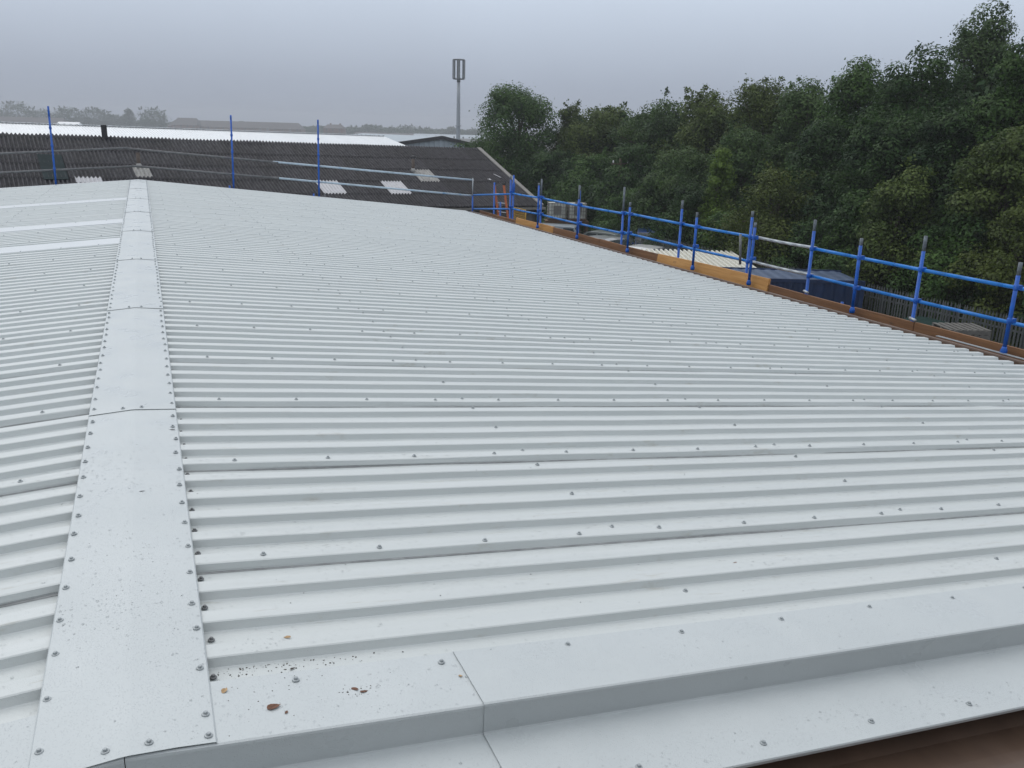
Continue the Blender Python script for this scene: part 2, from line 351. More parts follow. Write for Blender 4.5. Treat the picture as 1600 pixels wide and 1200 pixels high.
# brown trim below the near verge
def near_trim(sgn, xa, xb):
    prof = [(1.86, -.14), (1.70, -.20), (1.60, -.20), (1.520, -.205), (1.513, -.194), (1.505, -.194), (1.498, -.208), (1.40, -.222), (1.31, -.245), (1.30, -.235), (1.285, -.235), (1.28, -.26), (1.27, -.60)]
    rows = [[(x, yy, RZ - TA[sgn] * abs(x) + zz) for yy, zz in prof] for x in np.linspace(xa, xb, 8)]
    if rows[0][0][0] < rows[-1][0][0]: rows = rows[::-1]
    link('gable_trim', strip_mesh('gable_trim', rows, M['brown'], .002), wh)
near_trim(1, 0, 4.55); near_trim(1, 4.56, 9.2); near_trim(-1, 0, -4.55); near_trim(-1, -4.56, -9.2)
# gutters along both eaves
for sgn in (1, -1):
    ze = RZ - TA[sgn] * EX
    prof = [(9.02, -.05), (9.03, -.19), (9.28, -.19), (9.295, -.012), (9.30, .004), (9.345, .004), (9.35, -.03)]
    y = 1.7; i = 0
    while y < Y1 + .2:
        yb = min(y + 3.0, Y1 + .2)
        rows = [[(sgn * x, yy, ze + z + (.0025 if i % 2 else 0)) for x, z in prof] for yy in (y, yb)]
        if sgn == 1: rows = rows[::-1]
        link('gutter', strip_mesh('gutter', rows, M['brown'], .002), wh)
        y = yb - .03 if yb < Y1 + .2 else 99; i += 1
# walls
b = MB()
for sgn in (1, -1):
    ze = RZ - TA[sgn] * 8.9
    b.box((sgn * 8.9 - .06, 2.0, 0), (sgn * 8.9 + .06, Y1 - .15, ze - .12))
for sgn in (1, -1):
    ze = RZ - TA[sgn] * 8.9
    MB().box((sgn * 8.9 - .06, 2.0, 0), (sgn * 8.9 + .06, Y1 - .15, ze - .12)).build('side_wall', M['brownwall'], wh)
for yy in (1.86, Y1 - .1):
    MB().prism([(-8.96, 0), (8.96, 0), (8.96, RZ - TA[1] * 8.96 - .14), (0, RZ - .14), (-8.96, RZ - TA[-1] * 8.96 - .14)], 'y', yy - .05, yy + .05).build('gable_wall', M['brownwall'], wh)

# unseen building added behind the camera to shade the faces turned towards it
nb = thing('added_shade_building', 'added unseen dark brick building that shades the near gable faces', 'building', loc=(0, -3.2, 0))
MB().box((-11, -7, 0), (11, 0, 8.6)).build('wall', M['blocker_brick'], nb)
MB().box((-11.1, -7.1, 8.6), (11.1, .08, 8.78)).build('coping', M['dark'], nb)
for x in (-7, -2.5, 2.5, 7):
    w_ = MB().box((x - .7, .0, 2.2), (x + .7, .03, 3.6)).build('window', M['dark'], nb); MB().box((x - .6, .031, 2.3), (x + .6, .045, 3.5)).build('pane', M['pane'], w_)
# screws ---------------------------------------------------------------------------------
def screw_mesh(name, m, s=1.0):
    b = MB(); b.lathe([(.0105 * s, 0), (.0108 * s, .0014 * s), (.0100 * s, .0032 * s), (.0070 * s, .0042 * s)], 12)
    b.lathe([(.0058 * s, .0040 * s), (.0058 * s, .0090 * s), (.0045 * s, .0102 * s)], 6); return b.mesh(name, m)
SC = screw_mesh('screw', M['screw']); SC_DARK = screw_mesh('screw_dark', M['screwdark'])
scr = []                                                 # (position, parent, mesh)
def on_sheet(side, x, y, z=RIB + .002): scr.append((Vector((side * x, y, zpan(side, x) + z)), sheet_at(side, y), SC, side))
for side in (1, -1):
    nl = 0
    while LAP0 + nl < Y1 - .2:
        yl = LAP0 + nl + .030
        for i in range(21):
            x = .444 + .4318 * i + RNG.normal(0, .006)
            if x < EX - .05: on_sheet(side, x, yl + RNG.normal(0, .003), RIB + .003)
        for xp in (1.93, 3.63, 5.33, 7.03, 8.73):
            for rb in (0, .4, .8):
                yy = LAP0 + nl + rb + .062 + RNG.normal(0, .006)
                if yy < Y1 - .2 and not (side == -1 and any(abs(yy - c) < .3 for c in (12.25, 14.74, 19.05))): on_sheet(side, xp + RNG.normal(0, .007), yy)
        nl += 1
    for xp in (1.93, 3.63, 5.33, 7.03, 8.73):
        for rb in (-.54, ): on_sheet(side, xp, LAP0 + rb + .03)
yy = Y0 + .13
i = 0
while yy < Y1:
    for s_ in (1, -1):
        x = s_ * (CAPW - .022 + RNG.normal(0, .0025)); yj = yy + RNG.normal(0, .012)
        scr.append((Vector((x, yj, cap_z(x) + .0035)), cap_at(yj), SC, s_))
    i += 1; yy += .2
for ya, yb, o in caps:
    for x in (-.052, .052): scr.append((Vector((x * RNG.uniform(.8, 1.1), ya + .035, cap_z(x) + .0050)), o, SC, 1 if x > 0 else -1))
scr.append((Vector((CAPW - .02, Y0 + .03, cap_z(.19) + .004)), caps[0][2], SC, 1))
yy = 2.285
while yy < 12:
    on_sheet(1, .227 + RNG.normal(0, .003), yy, .004); scr[-1] = (scr[-1][0], scr[-1][1], SC_DARK, 1); yy += .2
for i in range(21):
    x = .439 + .4325 * i
    for sgn in (1, -1):
        f_ = [o for o in vf][0 if (sgn == 1 and x < .92) else 1 if (sgn == 1 and x < 3.83) else 2 if (sgn == 1 and x < 6.73) else 3 if sgn == 1 else 4 if x < 2.78 else 5 if x < 5.68 else 6]
        scr.append((Vector((sgn * x, 2.172 + RNG.normal(0, .004), zpan(sgn, x) + RIB + .0055)), f_, SC, sgn))
        scr.append((Vector((sgn * x, 1.714 + RNG.normal(0, .004), zpan(sgn, x) - .0675)), f_, SC, sgn))
def in_view(P, mx=1.15):
    d = P - CAMP; z = d.dot(_F)
    return z > .1 and abs(d.dot(_R) / z * 1346.94) < 800 * mx and abs(d.dot(_U) / z * 1346.94) < 600 * mx
scr.sort(key=lambda s: ((0 if in_view(s[0]) else 60) + (s[0] - CAMP).length))
rest = MB(); lowv, lowf = None, None
for i, (P, par, me, side) in enumerate(scr):
    tilt = Matrix.Rotation(math.atan(TA[side]) * side, 4, 'Y') @ Matrix.Rotation(random.uniform(-.06, .06), 4, 'X') @ Matrix.Rotation(random.uniform(0, 6), 4, 'Z')
    mt = Matrix.Translation(P) @ tilt
    if i < 296: link('screw', me, par, mtx=mt)
    else:
        if not in_view(P, 1.6): continue
        b = MB().lathe([(.0105, 0), (.0100, .0034), (.0058, .0042), (.0055, .0098)], 7)
        rest.add([tuple(mt @ Vector(v)) for v in b.v], b.f)
tag(rest.build('distant_screws', M['screw'], wh), kind='stuff')

# rain beads, grit and leaves on the roof ------------------------------------------------------
def beads():
    b = MB()
    n = 5
    def bead(x, y, z, r):
        vs = []
        for rr, hh in ((1, 0), (.72, .42)):
            for i in range(n):
                t = 2 * math.pi * (i + .3) / n; vs.append((x + r * rr * math.cos(t), y + r * rr * math.sin(t), z + r * hh))
        vs.append((x, y, z + r * .6))
        b.add(vs, [(i, (i + 1) % n, n + (i + 1) % n, n + i) for i in range(n)] + [(n + i, n + (i + 1) % n, 2 * n) for i in range(n)])
    def clump():                                          # patchy density
        return RNG.uniform(0, 1) 
    cx = RNG.uniform(-.6, 4, 60); cy = RNG.uniform(1.65, 4.5, 60)
    for _ in range(13000):
        if RNG.uniform() < .55:
            q = RNG.integers(0, 60); x = cx[q] + RNG.normal(0, .16); y_ = cy[q] + RNG.normal(0, .09)
        else: x = RNG.uniform(-.6, 4.5); y_ = RNG.uniform(1.655, 4.2)
        r = float(np.clip(RNG.lognormal(-6.15, .40), .0010, .0055))
        sd = 1 if x > 0 else -1
        if abs(x) < CAPW - .004 and y_ > Y0 + .01: z = cap_z(x) + .0035 + (0 if y_ > 4.7 else -.001) * 0
        elif 1.955 < y_ < 2.215: z = zpan(sd, x) + RIB + .006
        elif 1.66 < y_ < 1.93: z = zpan(sd, x) - .0655
        elif y_ > 2.24:
            ph = (y_ - LAP0) % PITCH
            if .004 < ph < CREST - .004: z = zpan(sd, x) + RIB + .002
            elif CREST + RUN + .003 < ph < PITCH - RUN - .004: z = zpan(sd, x) + .001
            else: continue
        else: continue
        bead(x, y_, z, r)
    tag(b.build('raindrops', M['water'], smooth=True), 'clear raindrops beaded over the near white flashings and ridge cap', 'raindrops', kind='stuff')
beads()
def grit():
    b = MB()
    def fleck(x, y, z, r):
        a = RNG.uniform(0, 6.28); e = RNG.uniform(.3, 1); c, s = math.cos(a), math.sin(a)
        vs = [(x + r * c, y + r * s, z), (x - r * e * s, y + r * e * c, z + r * .1), (x - r * c, y - r * s, z), (x + r * e * s, y - r * e * c, z), (x, y, z + r * .5)]
        b.add(vs, [(0, 1, 4), (1, 2, 4), (2, 3, 4), (3, 0, 4)])
    for _ in range(85):                                    # gathered against the first rib beside the ridge
        x = .22 + abs(RNG.normal(0, .22)); fleck(x, float(np.clip(2.325 - abs(RNG.normal(0, .035)), 2.225, 2.334)), zpan(1, x) + .001, RNG.uniform(.0012, .0042))
    for _ in range(60):
        x = RNG.uniform(.23, .75); fleck(x, RNG.uniform(1.97, 2.20), zpan(1, x) + RIB + .0045, RNG.uniform(.001, .003))
    for _ in range(26):
        x = .60 + RNG.normal(0, .035) ; fleck(x, 2.085 + RNG.normal(0, .014), zpan(1, x) + RIB + .005, RNG.uniform(.0015, .0045))
    for _ in range(70):
        x = RNG.normal(.02, .09); yv = RNG.uniform(2.3, 3.3)
        if abs(x) < CAPW - .02: fleck(x, yv, cap_z(x) + .003, RNG.uniform(.0008, .0022))
    for _ in range(420):
        x = RNG.uniform(.25, 6); yv = 2.3 + abs(RNG.normal(0, 2.0)); ph = (yv - LAP0) % PITCH
        z = RIB + .001 if .003 < ph < CREST - .003 else (.001 if CREST + RUN < ph < PITCH - RUN else None)
        if z is not None: fleck(x, yv, zpan(1, x) + z, RNG.uniform(.0008, .0032))
    for _ in range(120):
        x = RNG.uniform(.25, 3); yv = 2.3 + abs(RNG.normal(0, 2.0)); ph = (yv - LAP0) % PITCH
        z = RIB + .001 if .003 < ph < CREST - .003 else (.001 if CREST + RUN < ph < PITCH - RUN else None)
        if z is not None: fleck(-x, yv, zpan(-1, x) + z, RNG.uniform(.0008, .0030))
    tag(b.build('roof_grit', M['grit']), 'dark specks of grit and moss scattered over the white roof', 'grit', kind='stuff')
grit()
def leaf(x, y, z, r, asp, a, m, label, curl=.35):
    b = MB(); vs = [(0, 0, r * .10)]; n = 12
    for i in range(n):
        t = 2 * math.pi * i / n; rr = 1.25 * r * (1 + .08 * math.sin(3 * t + a * 5) + RNG.normal(0, .05)); u, v = rr * math.cos(t), rr * asp * math.sin(t)
        vs.append((u, v, curl * v * v / r + .25 * curl * u * u / r))
    vs.append((r * 1.75, r * .06, .001))
    b.add(vs, [(0, 1 + i, 1 + (i + 1) % n) for i in range(n)] + [(1, n + 1, n)])
    o = b.build('dead_leaf', m, loc=(x, y, z)); o.rotation_euler = (RNG.normal(0, .1), RNG.normal(0, .1) + .09, a); tag(o, label, 'leaf', 'dead leaves on the roof')
zt = lambda x: zpan(1, x) + RIB + .0055
leaf(.362, 2.062, zt(.362), .0135, .75, .3, M['leafbrown'], 'large brown dead leaf lying near the white front edge beside the ridge')
leaf(.393, 2.033, zt(.393), .006, .6, 1.3, M['leafbrown'], 'small brown scrap just right of the large dead leaf')
leaf(.590, 2.095, zt(.59), .010, .45, 2.4, M['leafbrown'], 'dark brown curled leaf at the head of a dirt streak on flashing')
leaf(.612, 2.078, zt(.612), .009, .5, .2, M['leafbrown'], 'lower brown leaf of the pair beside the dirt streak')
leaf(.516, 2.262, zpan(1, .516) + .003, .0085, .55, 0, M['leafbrown'], 'brown leaf caught against the first rib beside grit')
leaf(.445, 2.285, zpan(1, .445) + .003, .007, .45, .5, M['grit'], 'blackened leaf scrap against the first rib nearer the ridge')
leaf(.451, 2.405, zpan(1, .45) + RIB + .003, .0085, .55, 2.7, M['leaftan'], 'tan leaf on top of the first rib')
leaf(.246, 2.165, zt(.246), .008, .8, 1, M['leaftan'], 'small tan leaf hard against the ridge cap edge')
leaf(.905, 2.09, zt(.9), .007, .55, 1.8, M['leaftan'], 'tan scrap caught in the joint of the front flashing')
leaf(2.33, 2.66, zpan(1, 2.33) + .003, .013, .5, .6, M['leafbrown'], 'brown curled leaf alone in a valley right of centre')
leaf(.445, 1.86, zpan(1, .445) - .061, .010, .6, .9, M['leafbrown'], 'brown leaf on the lower front flange at the bottom edge')
leaf(.185, 4.42, cap_z(.185) + .004, .011, .35, 2.9, M['dark'], 'black scrap beside a screw on the right edge of ridge cap', .1)
leaf(.043, 3.62, cap_z(.04) + .004, .009, .3, .1, M['dark'], 'thin dark fragment in the middle of the ridge cap', .1)

# ------------------------------------------------------------------ scaffold guard rail along the right eave
sc = thing('scaffold_guardrail', 'blue scaffold guardrail with double rails and toe boards along the right eave', 'scaffold', loc=(0, 0, 0))
TR = 0.0242
def collar(b, x, y, z, h=.05, r=.036): b.lathe([(r * .8, 0), (r, .008), (r, h - .008), (r * .8, h)], 10, (x, y, z))
def post(par, x, y, zb, zt_, paint, tip=.18, foot=True, lean=(0, 0), bare=M['tipgrey'], cuffs=()):
    top = Vector((x + lean[0], y + lean[1], zt_)); bot = Vector((x, y, zb)); d = top - bot
    k = (zt_ - zb - tip) / (zt_ - zb)
    o = MB().tube(bot, bot + d * k, TR, n=12).build('post', paint, par, True)
    if tip > 0: MB().tube(bot + d * k, top, TR * .98, n=12).build('post_tip', bare, o, True)
    if foot:
        f = MB(); f.lathe([(.030, -.02), (.040, -.008), (.040, .03), (.030, .05), (.0265, .07)], 12, (x, y, zb)); f.build('foot', paint, o, True)
    for c in cuffs:
        q = bot + d * ((c - zb) / (zt_ - zb)); f = MB(); collar(f, q.x, q.y, c - .03, .065, .033); f.build('coupler', paint, o, True)
        MB().box((q.x + (.018 if par is sc else -.02), q.y - .03, c - .028), (q.x + (.075 if par is sc else .02), q.y + .03, c + .03)).build('coupler', paint, o)
    return o
ZT, ZL = RZ - .125, RZ - .55                              # rail heights
RX = 9.70
front = [(6.97, .20, .15, (0, 0)), (9.45, .18, .10, (0, .01)), (11.85, .155, .08, (.01, 0)), (13.53, .165, .09, (0, 0)), (15.97, .15, .10, (0, 0)), (18.35, .34, .32, (.01, 0)), (20.63, .25, .06, (0, 0)), (4.35, .19, .12, (0, 0)), (2.1, .19, .12, (0, 0))]
for y, t, tip, ln in front: post(sc, 9.47, y, RZ - .875, RZ + t, M['blue'], tip, True, ln, cuffs=(RZ - .48 + random.uniform(-.05, .05), ZT + .03))
back = [(8.52, .32, .20, (0, 0)), (10.63, .32, .17, (0, 0)), (12.2, .31, .10, (.0, -.04)), (14.3, .32, .16, (0, 0)), (16.55, .42, .52, (0, 0)), (18.65, .30, .10, (0, 0)), (20.85, .34, .42, (0, 0)), (22.95, .30, .10, (0, 0)), (5.6, .3, .15, (0, 0))]
for y, t, tip, ln in back: post(sc, 9.645, y, .0, RZ + t, M['blue'], tip, False, ln, cuffs=(ZL + .0, ZT + .0))
# a second, unpainted post clamped beside the pair of posts near the plank end
o = MB().tube((9.62, 12.33, RZ - .62), (9.62, 12.40, RZ - .10), .022, n=10).build('brace', M['dullgalv'], sc, True)
def rail(par, ya, yb, z, za=0, m=M['bluelight'], x=RX):
    pts = [Vector((x, ya + (yb - ya) * i / 6, z + za * (i / 6) - .012 * math.sin(math.pi * i / 6))) for i in range(7)]
    b = MB(); b.path(pts, [TR] * 7, 10); return b.build('rail', m, par, True)
for z in (ZT, ZL):
    rail(sc, 1.9, 5.65, z, .004); rail(sc, 5.6, 10.70, z); 
    rail(sc, 10.60, 12.25, z + .012, .0, M['galv'], RX + .012)
    rail(sc, 12.1, 16.7, z + .004, -.0); rail(sc, 16.5, 20.9, z - .02, -.01); rail(sc, 20.8, 23.0, z - .02, -.03)
# spigot stubs lying at the foot of outer posts
for y in (8.47, 10.58): MB().tube((9.56, y - .07, RZ - .79), (9.60, y + .06, RZ - .785), .020, n=10).build('tube_stub', M['galv'], sc, True)
# toe boards
def board(ya, yb, z0, z1, m, x=9.56, label=None, lean=.0, drop=.0):
    n = 8; b = MB(); rows_f = []; vs = []
    for i in range(n + 1):
        t = i / n; y = ya + (yb - ya) * t; w = .004 * math.sin(t * 5 + ya); zd = drop * t
        vs += [(x + w, y, z0), (x + .038 + w, y, z0), (x + .038 + w + lean, y, z1 + w - zd), (x + w + lean, y, z1 + w - zd)]
    fs = []
    for i in range(n):
        o = i * 4
        for j in range(4): fs.append((o + j, o + (j + 1) % 4, o + 4 + (j + 1) % 4, o + 4 + j))
    fs += [(3, 2, 1, 0), (n * 4, n * 4 + 1, n * 4 + 2, n * 4 + 3)]
    b.add(vs, fs); o = b.build('toe_board', m, sc)
    if label: o['label'] = label
    return o
board(1.9, 4.6, RZ - 1.03, RZ - .81, M['board']); board(4.62, 8.4, RZ - 1.03, RZ - .815, M['board']); board(8.42, 11.46, RZ - 1.04, RZ - .825, M['board'])
board(11.45, 14.9, RZ - .96, RZ - .725, M['plank'], 9.535, 'bright new orange pine toe board', .03, .055)
board(14.85, 17.4, RZ - 1.04, RZ - .79, M['board']); board(17.42, 19.86, RZ - 1.04, RZ - .79, M['board'])
board(19.88, 22.3, RZ - .98, RZ - .785, M['plank'], 9.55, 'orange pine toe board near the far corner', .01); board(22.32, 25.2, RZ - 1.04, RZ - .86, M['board'])
# walkway boards behind the toe boards
for i in range(3):
    for (ya, yb) in ((2.0, 8.0), (8.02, 14.0), (14.02, 20.0), (20.02, 25.4)):
        MB().box((9.63 + i * .235, ya, RZ - 1.10), (9.63 + i * .235 + .225, yb, RZ - 1.062)).build('walkway_board', M['board'], sc)
for y in (3, 5.6, 8.52, 10.63, 12.2, 14.3, 16.55, 18.65, 20.85, 22.95): MB().tube((9.3, y + .06, RZ - 1.13), (10.45, y + .06, RZ - 1.13), TR, n=8).build('transom', M['galv'], sc, True)
for y in (5.6, 10.63, 14.3, 18.65, 22.95): MB().tube((10.4, y, 0), (10.4, y, RZ - 1.0), TR, n=8).build('outer_standard', M['blue'], sc, True)
# loose metal strip beside the gutter
tag(MB().box((9.40, 6.1, RZ - .884), (9.455, 7.9, RZ - .876)).build('steel_strip', M['galv']), 'thin grey steel strip lying beside the gutter under the nearest post', 'strip')

# ------------------------------------------------------------------ scaffold along the far gable
fs_ = thing('gable_guardrail', 'scaffold guardrail with grey rails and tall blue posts along the far gable', 'scaffold', loc=(0, 0, 0))
FY = 25.34
def zl(x): return RZ + (-TA[1] * x if x > 0 else TA[-1] * x)
for x, zb, zt_, tip in ((-1.96, -.6, 1.80, .25), (2.38, -.7, 1.72, .12), (4.70, -.85, 1.67, .12)):
    p_ = post(fs_, x, FY - .05, RZ + zb, RZ + zt_, M['blue'], tip, False, (.04 if x < 0 else .05, 0), bare=M['blue'], cuffs=(RZ + zt_ - .52, RZ + zt_ - .95, zl(x) + .42))
for x in (2.28, 4.55): MB().tube((x, FY - .1, RZ - .7), (x, FY - .1, zl(x) + .10), TR, n=8).build('short_post', M['blue'], fs_, True)
MB().tube((4.86, FY - .1, RZ - .8), (4.86, FY - .1, zl(4.8) + .14), TR, n=8).build('short_post', M['dullgalv'], fs_, True)
post(fs_, 9.36, FY - .06, RZ - 1.6, RZ - .42, M['blue'], 0, False); MB().tube((9.36, FY - .06, RZ - .42), (9.36, FY - .06, RZ + .11), .016, n=8).build('post_tip', M['galv'], fs_, True)
def frail(xa, za, xb, zb, m): return MB().tube((xa, FY, RZ + za), (xb, FY, RZ + zb), TR * 1.15, n=10).build('rail', m, fs_, True)
frail(-9.0, .26, -.16, .825, M['dullgalv']); frail(-.25, .815, 3.56, .505, M['dullgalv']); frail(3.48, .515, 9.40, .045, M['palerail'])
frail(-9.0, -.18, -.03, .365, M['dullgalv']); frail(-.12, .372, 3.56, .075, M['dullgalv']); frail(3.48, .085, 9.40, -.425, M['palerail'])
for z in (.505, .08): MB().tube((3.46, FY, RZ + z + .002), (3.62, FY, RZ + z - .01), .034, n=10).build('coupler', M['dullgalv'], fs_, True)
# return at the corner
for (xa, ya, xb, yb, z) in ((9.38, FY, 9.75, 23.0, -.22), (9.38, FY, 9.75, 23.0, -.64)): MB().tube((xa, ya, RZ + z - .18), (xb, yb, RZ + z + .02), TR, n=10).build('rail', M['bluelight'], fs_, True)
for x, y, zt_ in ((9.80, 24.6, .02), (9.85, 24.2, -.52)): MB().tube((x, y, 0), (x, y, RZ + zt_), TR, n=10).build('post', M['blue'], fs_, True)
MB().tube((9.76, 23.02, 0), (9.76, 23.02, RZ + .32), TR * 1.1, n=10).build('post', M['blue'], fs_, True)
f = MB(); collar(f, 9.76, 23.02, RZ - .2, .3, .045); f.build('coupler', M['blue'], fs_, True)

# ladder
ld = thing('ladder', 'orange ladder with black end caps standing up through the far scaffold corner', 'ladder', loc=(0, 0, 0))
LA, LB = Vector((9.90, 24.86, RZ - .06)), Vector((9.90, 24.10, RZ - .02)); off = Vector((.62, -.9, -5.92))
for P in (LA, LB):
    o = MB().tube(P, P + off, .036, n=4).build('stile', M['orange'], ld); MB().box((P.x - .045, P.y - .045, P.z), (P.x + .045, P.y + .045, P.z + .06)).build('end_cap', M['rubber'], o)
for i in range(1, 22): q = off * (i * .045); MB().tube(LA + q, LB + q, .016, n=8).build('rung', M['galv'], ld, True)
# yellow mesh guard
yg = thing('mesh_guard', 'small yellow wire mesh guard propped on the scaffold beside the orange ladder', 'guard', loc=(0, 0, 0))
ya, yb, z0, z1, xg = 22.42, 23.3, RZ - 1.06, RZ - .60, 9.9
fr = [((xg, ya, z0), (xg, yb, z0)), ((xg, yb, z0), (xg, yb, z1)), ((xg, yb, z1), (xg, ya, z1)), ((xg, ya, z1), (xg, ya, z0))]
for a, c in fr: MB().tube(a, c, .014, n=6).build('frame_bar', M['yellow'], yg, True)
for i in range(1, 14): y = ya + (yb - ya) * i / 14; MB().tube((xg, y, z0), (xg, y, z1), .006, n=4).build('wire', M['yellow'], yg)
for i in range(1, 8): z = z0 + (z1 - z0) * i / 8; MB().tube((xg - .008, ya, z), (xg - .008, yb, z), .006, n=4).build('wire', M['yellow'], yg)
tub = MB(); tub.lathe([(.07, 0), (.09, .20), (.097, .205), (.097, .22), (.085, .22), (.065, .02)], 12)
tag(tub.build('bucket', M['teal'], smooth=False, loc=(9.72, 22.55, RZ - 1.06)), 'dark teal bucket at the foot of the yellow mesh guard', 'bucket')

# ------------------------------------------------------------------ dark corrugated building behind
dk = thing('corrugated_building', 'old industrial building with dark grey corrugated cement roof beyond the white roof', 'building', loc=(0, 0, 0))
E0 = Vector((16.42, 44.15, RZ + .53)); ed = Vector((21.43, 3.43, -.31)); eL = ed.length; ev = ed / eL          # along the ridge, towards the right
dn = Vector((0.158, -0.9874, 0)) * 6.10 + Vector((0, 0, -2.41)); dl = dn.length; dv = dn / dl; nv = ev.cross(dv) * -1
if nv.z < 0: nv = -nv
CP, CA = .146, .036
def corr_mesh(name, m, n=7, length=1.45, amp=CA, seg=8):
    rows = []
    for y in (0, length * .5, length):
        rows.append([(CP * n * i / (n * seg), y, amp * math.cos(2 * math.pi * i / seg)) for i in range(n * seg + 4)])
    return strip_mesh(name, rows[::-1], m, .008)
CM = {k: corr_mesh('cement_sheet', M[k]) for k in ('asbestos', 'lightsheet', 'whitesheet')}
ROWS, STEP = 5, dl / 5
NC = 28
def roof_mtx(u, s, lift, tilt=0.0):                       # u metres left of the right end, s metres down the slope
    o = E0 - ev * u + dv * s + nv * lift
    y = (dv + nv * tilt).normalized(); x = ev; z = x.cross(y); z = -z if z.z < 0 else z
    return Matrix(((x.x, y.x, z.x, o.x), (x.y, y.y, z.y, o.y), (x.z, y.z, z.z, o.z), (0, 0, 0, 1)))
SW = CP * 7
def px_of(P):
    d = P - CAMP; z = d.dot(_F); return 800 + 1346.94 * d.dot(_R) / z, 600 - 1346.94 * d.dot(_U) / z
targets = {'whitesheet': [(604, 290), (506, 290)], 'lightsheet': [(648, 273)]}
pick = {}
for kk, L_ in targets.items():
    for (tx, ty) in L_:
        best = min(((c, r) for c in range(NC) for r in range(ROWS)), key=lambda cr: (lambda q: (q[0] - tx) ** 2 + (2 * (q[1] - ty)) ** 2)(px_of(E0 - ev * ((cr[0] + .5) * SW) + dv * ((cr[1] + .5) * STEP))))
        pick[best] = kk
for c in range(NC):
    for r in range(ROWS):
        kk = pick.get((c, r), 'asbestos')
        u = (c + 1) * SW
        link('cement_sheet', CM[kk], dk, mtx=roof_mtx(u, r * STEP - .02 + random.uniform(-.012, .012), .030 - .0 + random.uniform(0, .004), .016))
# back slope (each sheet full length)
bs = corr_mesh('cement_sheet_back', M['asbestos'], 7, dl)
dvb = Vector((-dv.x, -dv.y, dv.z)); nvb = Vector((-nv.x, -nv.y, nv.z))
for c in range(NC):
    o = E0 - ev * (c * SW) + dvb * .02 + nvb * .03; x = -ev; y = dvb; z = nvb
    link('cement_sheet', bs, dk, mtx=Matrix(((x.x, y.x, z.x, o.x), (x.y, y.y, z.y, o.y), (x.z, y.z, z.z, o.z), (0, 0, 0, 1))))
# ridge pieces, cranked and corrugated
def ridge_piece(name):
    n, seg = 7, 8; rows = []
    sl = 2.41 / 6.10
    for t, z in ((-.26, -.26 * sl + .02), (-.10, -.10 * sl + .035), (0, .03), (.10, -.10 * sl + .035), (.26, -.26 * sl + .02)):
        rows.append([(CP * i / seg, -t, z + .036 + CA * math.cos(2 * math.pi * i / seg) - (0 if abs(t) < .2 else .006)) for i in range(n * seg + 1)])
    return strip_mesh(name, rows[::-1], M['asbestos'], .01)
RP = ridge_piece('ridge_piece')
gaps = (20, 22, 26)
for c in range(NC):
    o = E0 - ev * ((c + 1) * SW - .0) + Vector((0, 0, random.uniform(-.012, .012))); x = ev; y = Vector((-.158, .9874, 0)); z = x.cross(y)
    link('ridge_piece', RP, dk, mtx=Matrix(((x.x, y.x, z.x, o.x), (x.y, y.y, z.y, o.y), (x.z, y.z, z.z, o.z), (0, 0, 0, 1))))
# verge trim, eave gutter, walls
def beam(name, a, b_, w, h, m, par):
    d = (b_ - a); L_ = d.length; y = d / L_; x = y.cross(Vector((0, 0, 1))).normalized(); z = x.cross(y)
    mt = Matrix(((x.x, y.x, z.x, a.x), (x.y, y.y, z.y, a.y), (x.z, y.z, z.z, a.z), (0, 0, 0, 1)))
    return MB().box((-w / 2, 0, -h / 2), (w / 2, L_, h / 2)).build(name, m, par, mtx=mt)
beam('verge_trim', E0 + ev * .10 + nv * .06, E0 + ev * .10 + dv * (dl + .08) + nv * .06, .22, .12, M['trim'], dk)
ec = E0 + dv * (dl + .03); beam('eave_gutter', ec + ev * .35 - Vector((0, 0, .10)), ec - ev * (NC * SW) - Vector((0, 0, .10)), .14, .11, M['trim'], dk)
wr = E0 + dv * (dl - .22); wl = wr - ev * (NC * SW)
def wallq(name, a, c, z0, za, zc, m, par, t=.22):
    d = (c - a); d.z = 0; d.normalize(); nn = Vector((-d.y, d.x, 0)) * t
    vs = []
    for P, zt_ in ((a, za), (c, zc)):
        for q in (Vector((0, 0, 0)), nn): vs += [(P.x + q.x, P.y + q.y, z0), (P.x + q.x, P.y + q.y, zt_)]
    return MB().add(vs, [(0, 4, 5, 1), (2, 3, 7, 6), (0, 1, 3, 2), (4, 6, 7, 5), (1, 5, 7, 3), (0, 2, 6, 4)]).build(name, m, par)
wallq('front_wall', wl, wr, 0, wl.z - .12, wr.z - .12, M['render'], dk)
bk = E0 + dvb * (dl - .22)
vs = [(wr.x, wr.y, 0), (bk.x, bk.y, 0), (bk.x, bk.y, bk.z - .12), (E0.x, E0.y, E0.z - .06), (wr.x, wr.y, wr.z - .12)]
in_ = ev * -.22
MB().add(vs + [(v[0] + in_.x, v[1] + in_.y, v[2]) for v in vs], [(0, 1, 2, 3, 4), (9, 8, 7, 6, 5), (0, 5, 6, 1), (1, 6, 7, 2), (2, 7, 8, 3), (3, 8, 9, 4), (4, 9, 5, 0)]).build('gable_wall', M['render'], dk)
wlb = bk - ev * (NC * SW); wallq('rear_wall', bk, wlb, 0, bk.z - .12, wlb.z - .12, M['render'], dk)
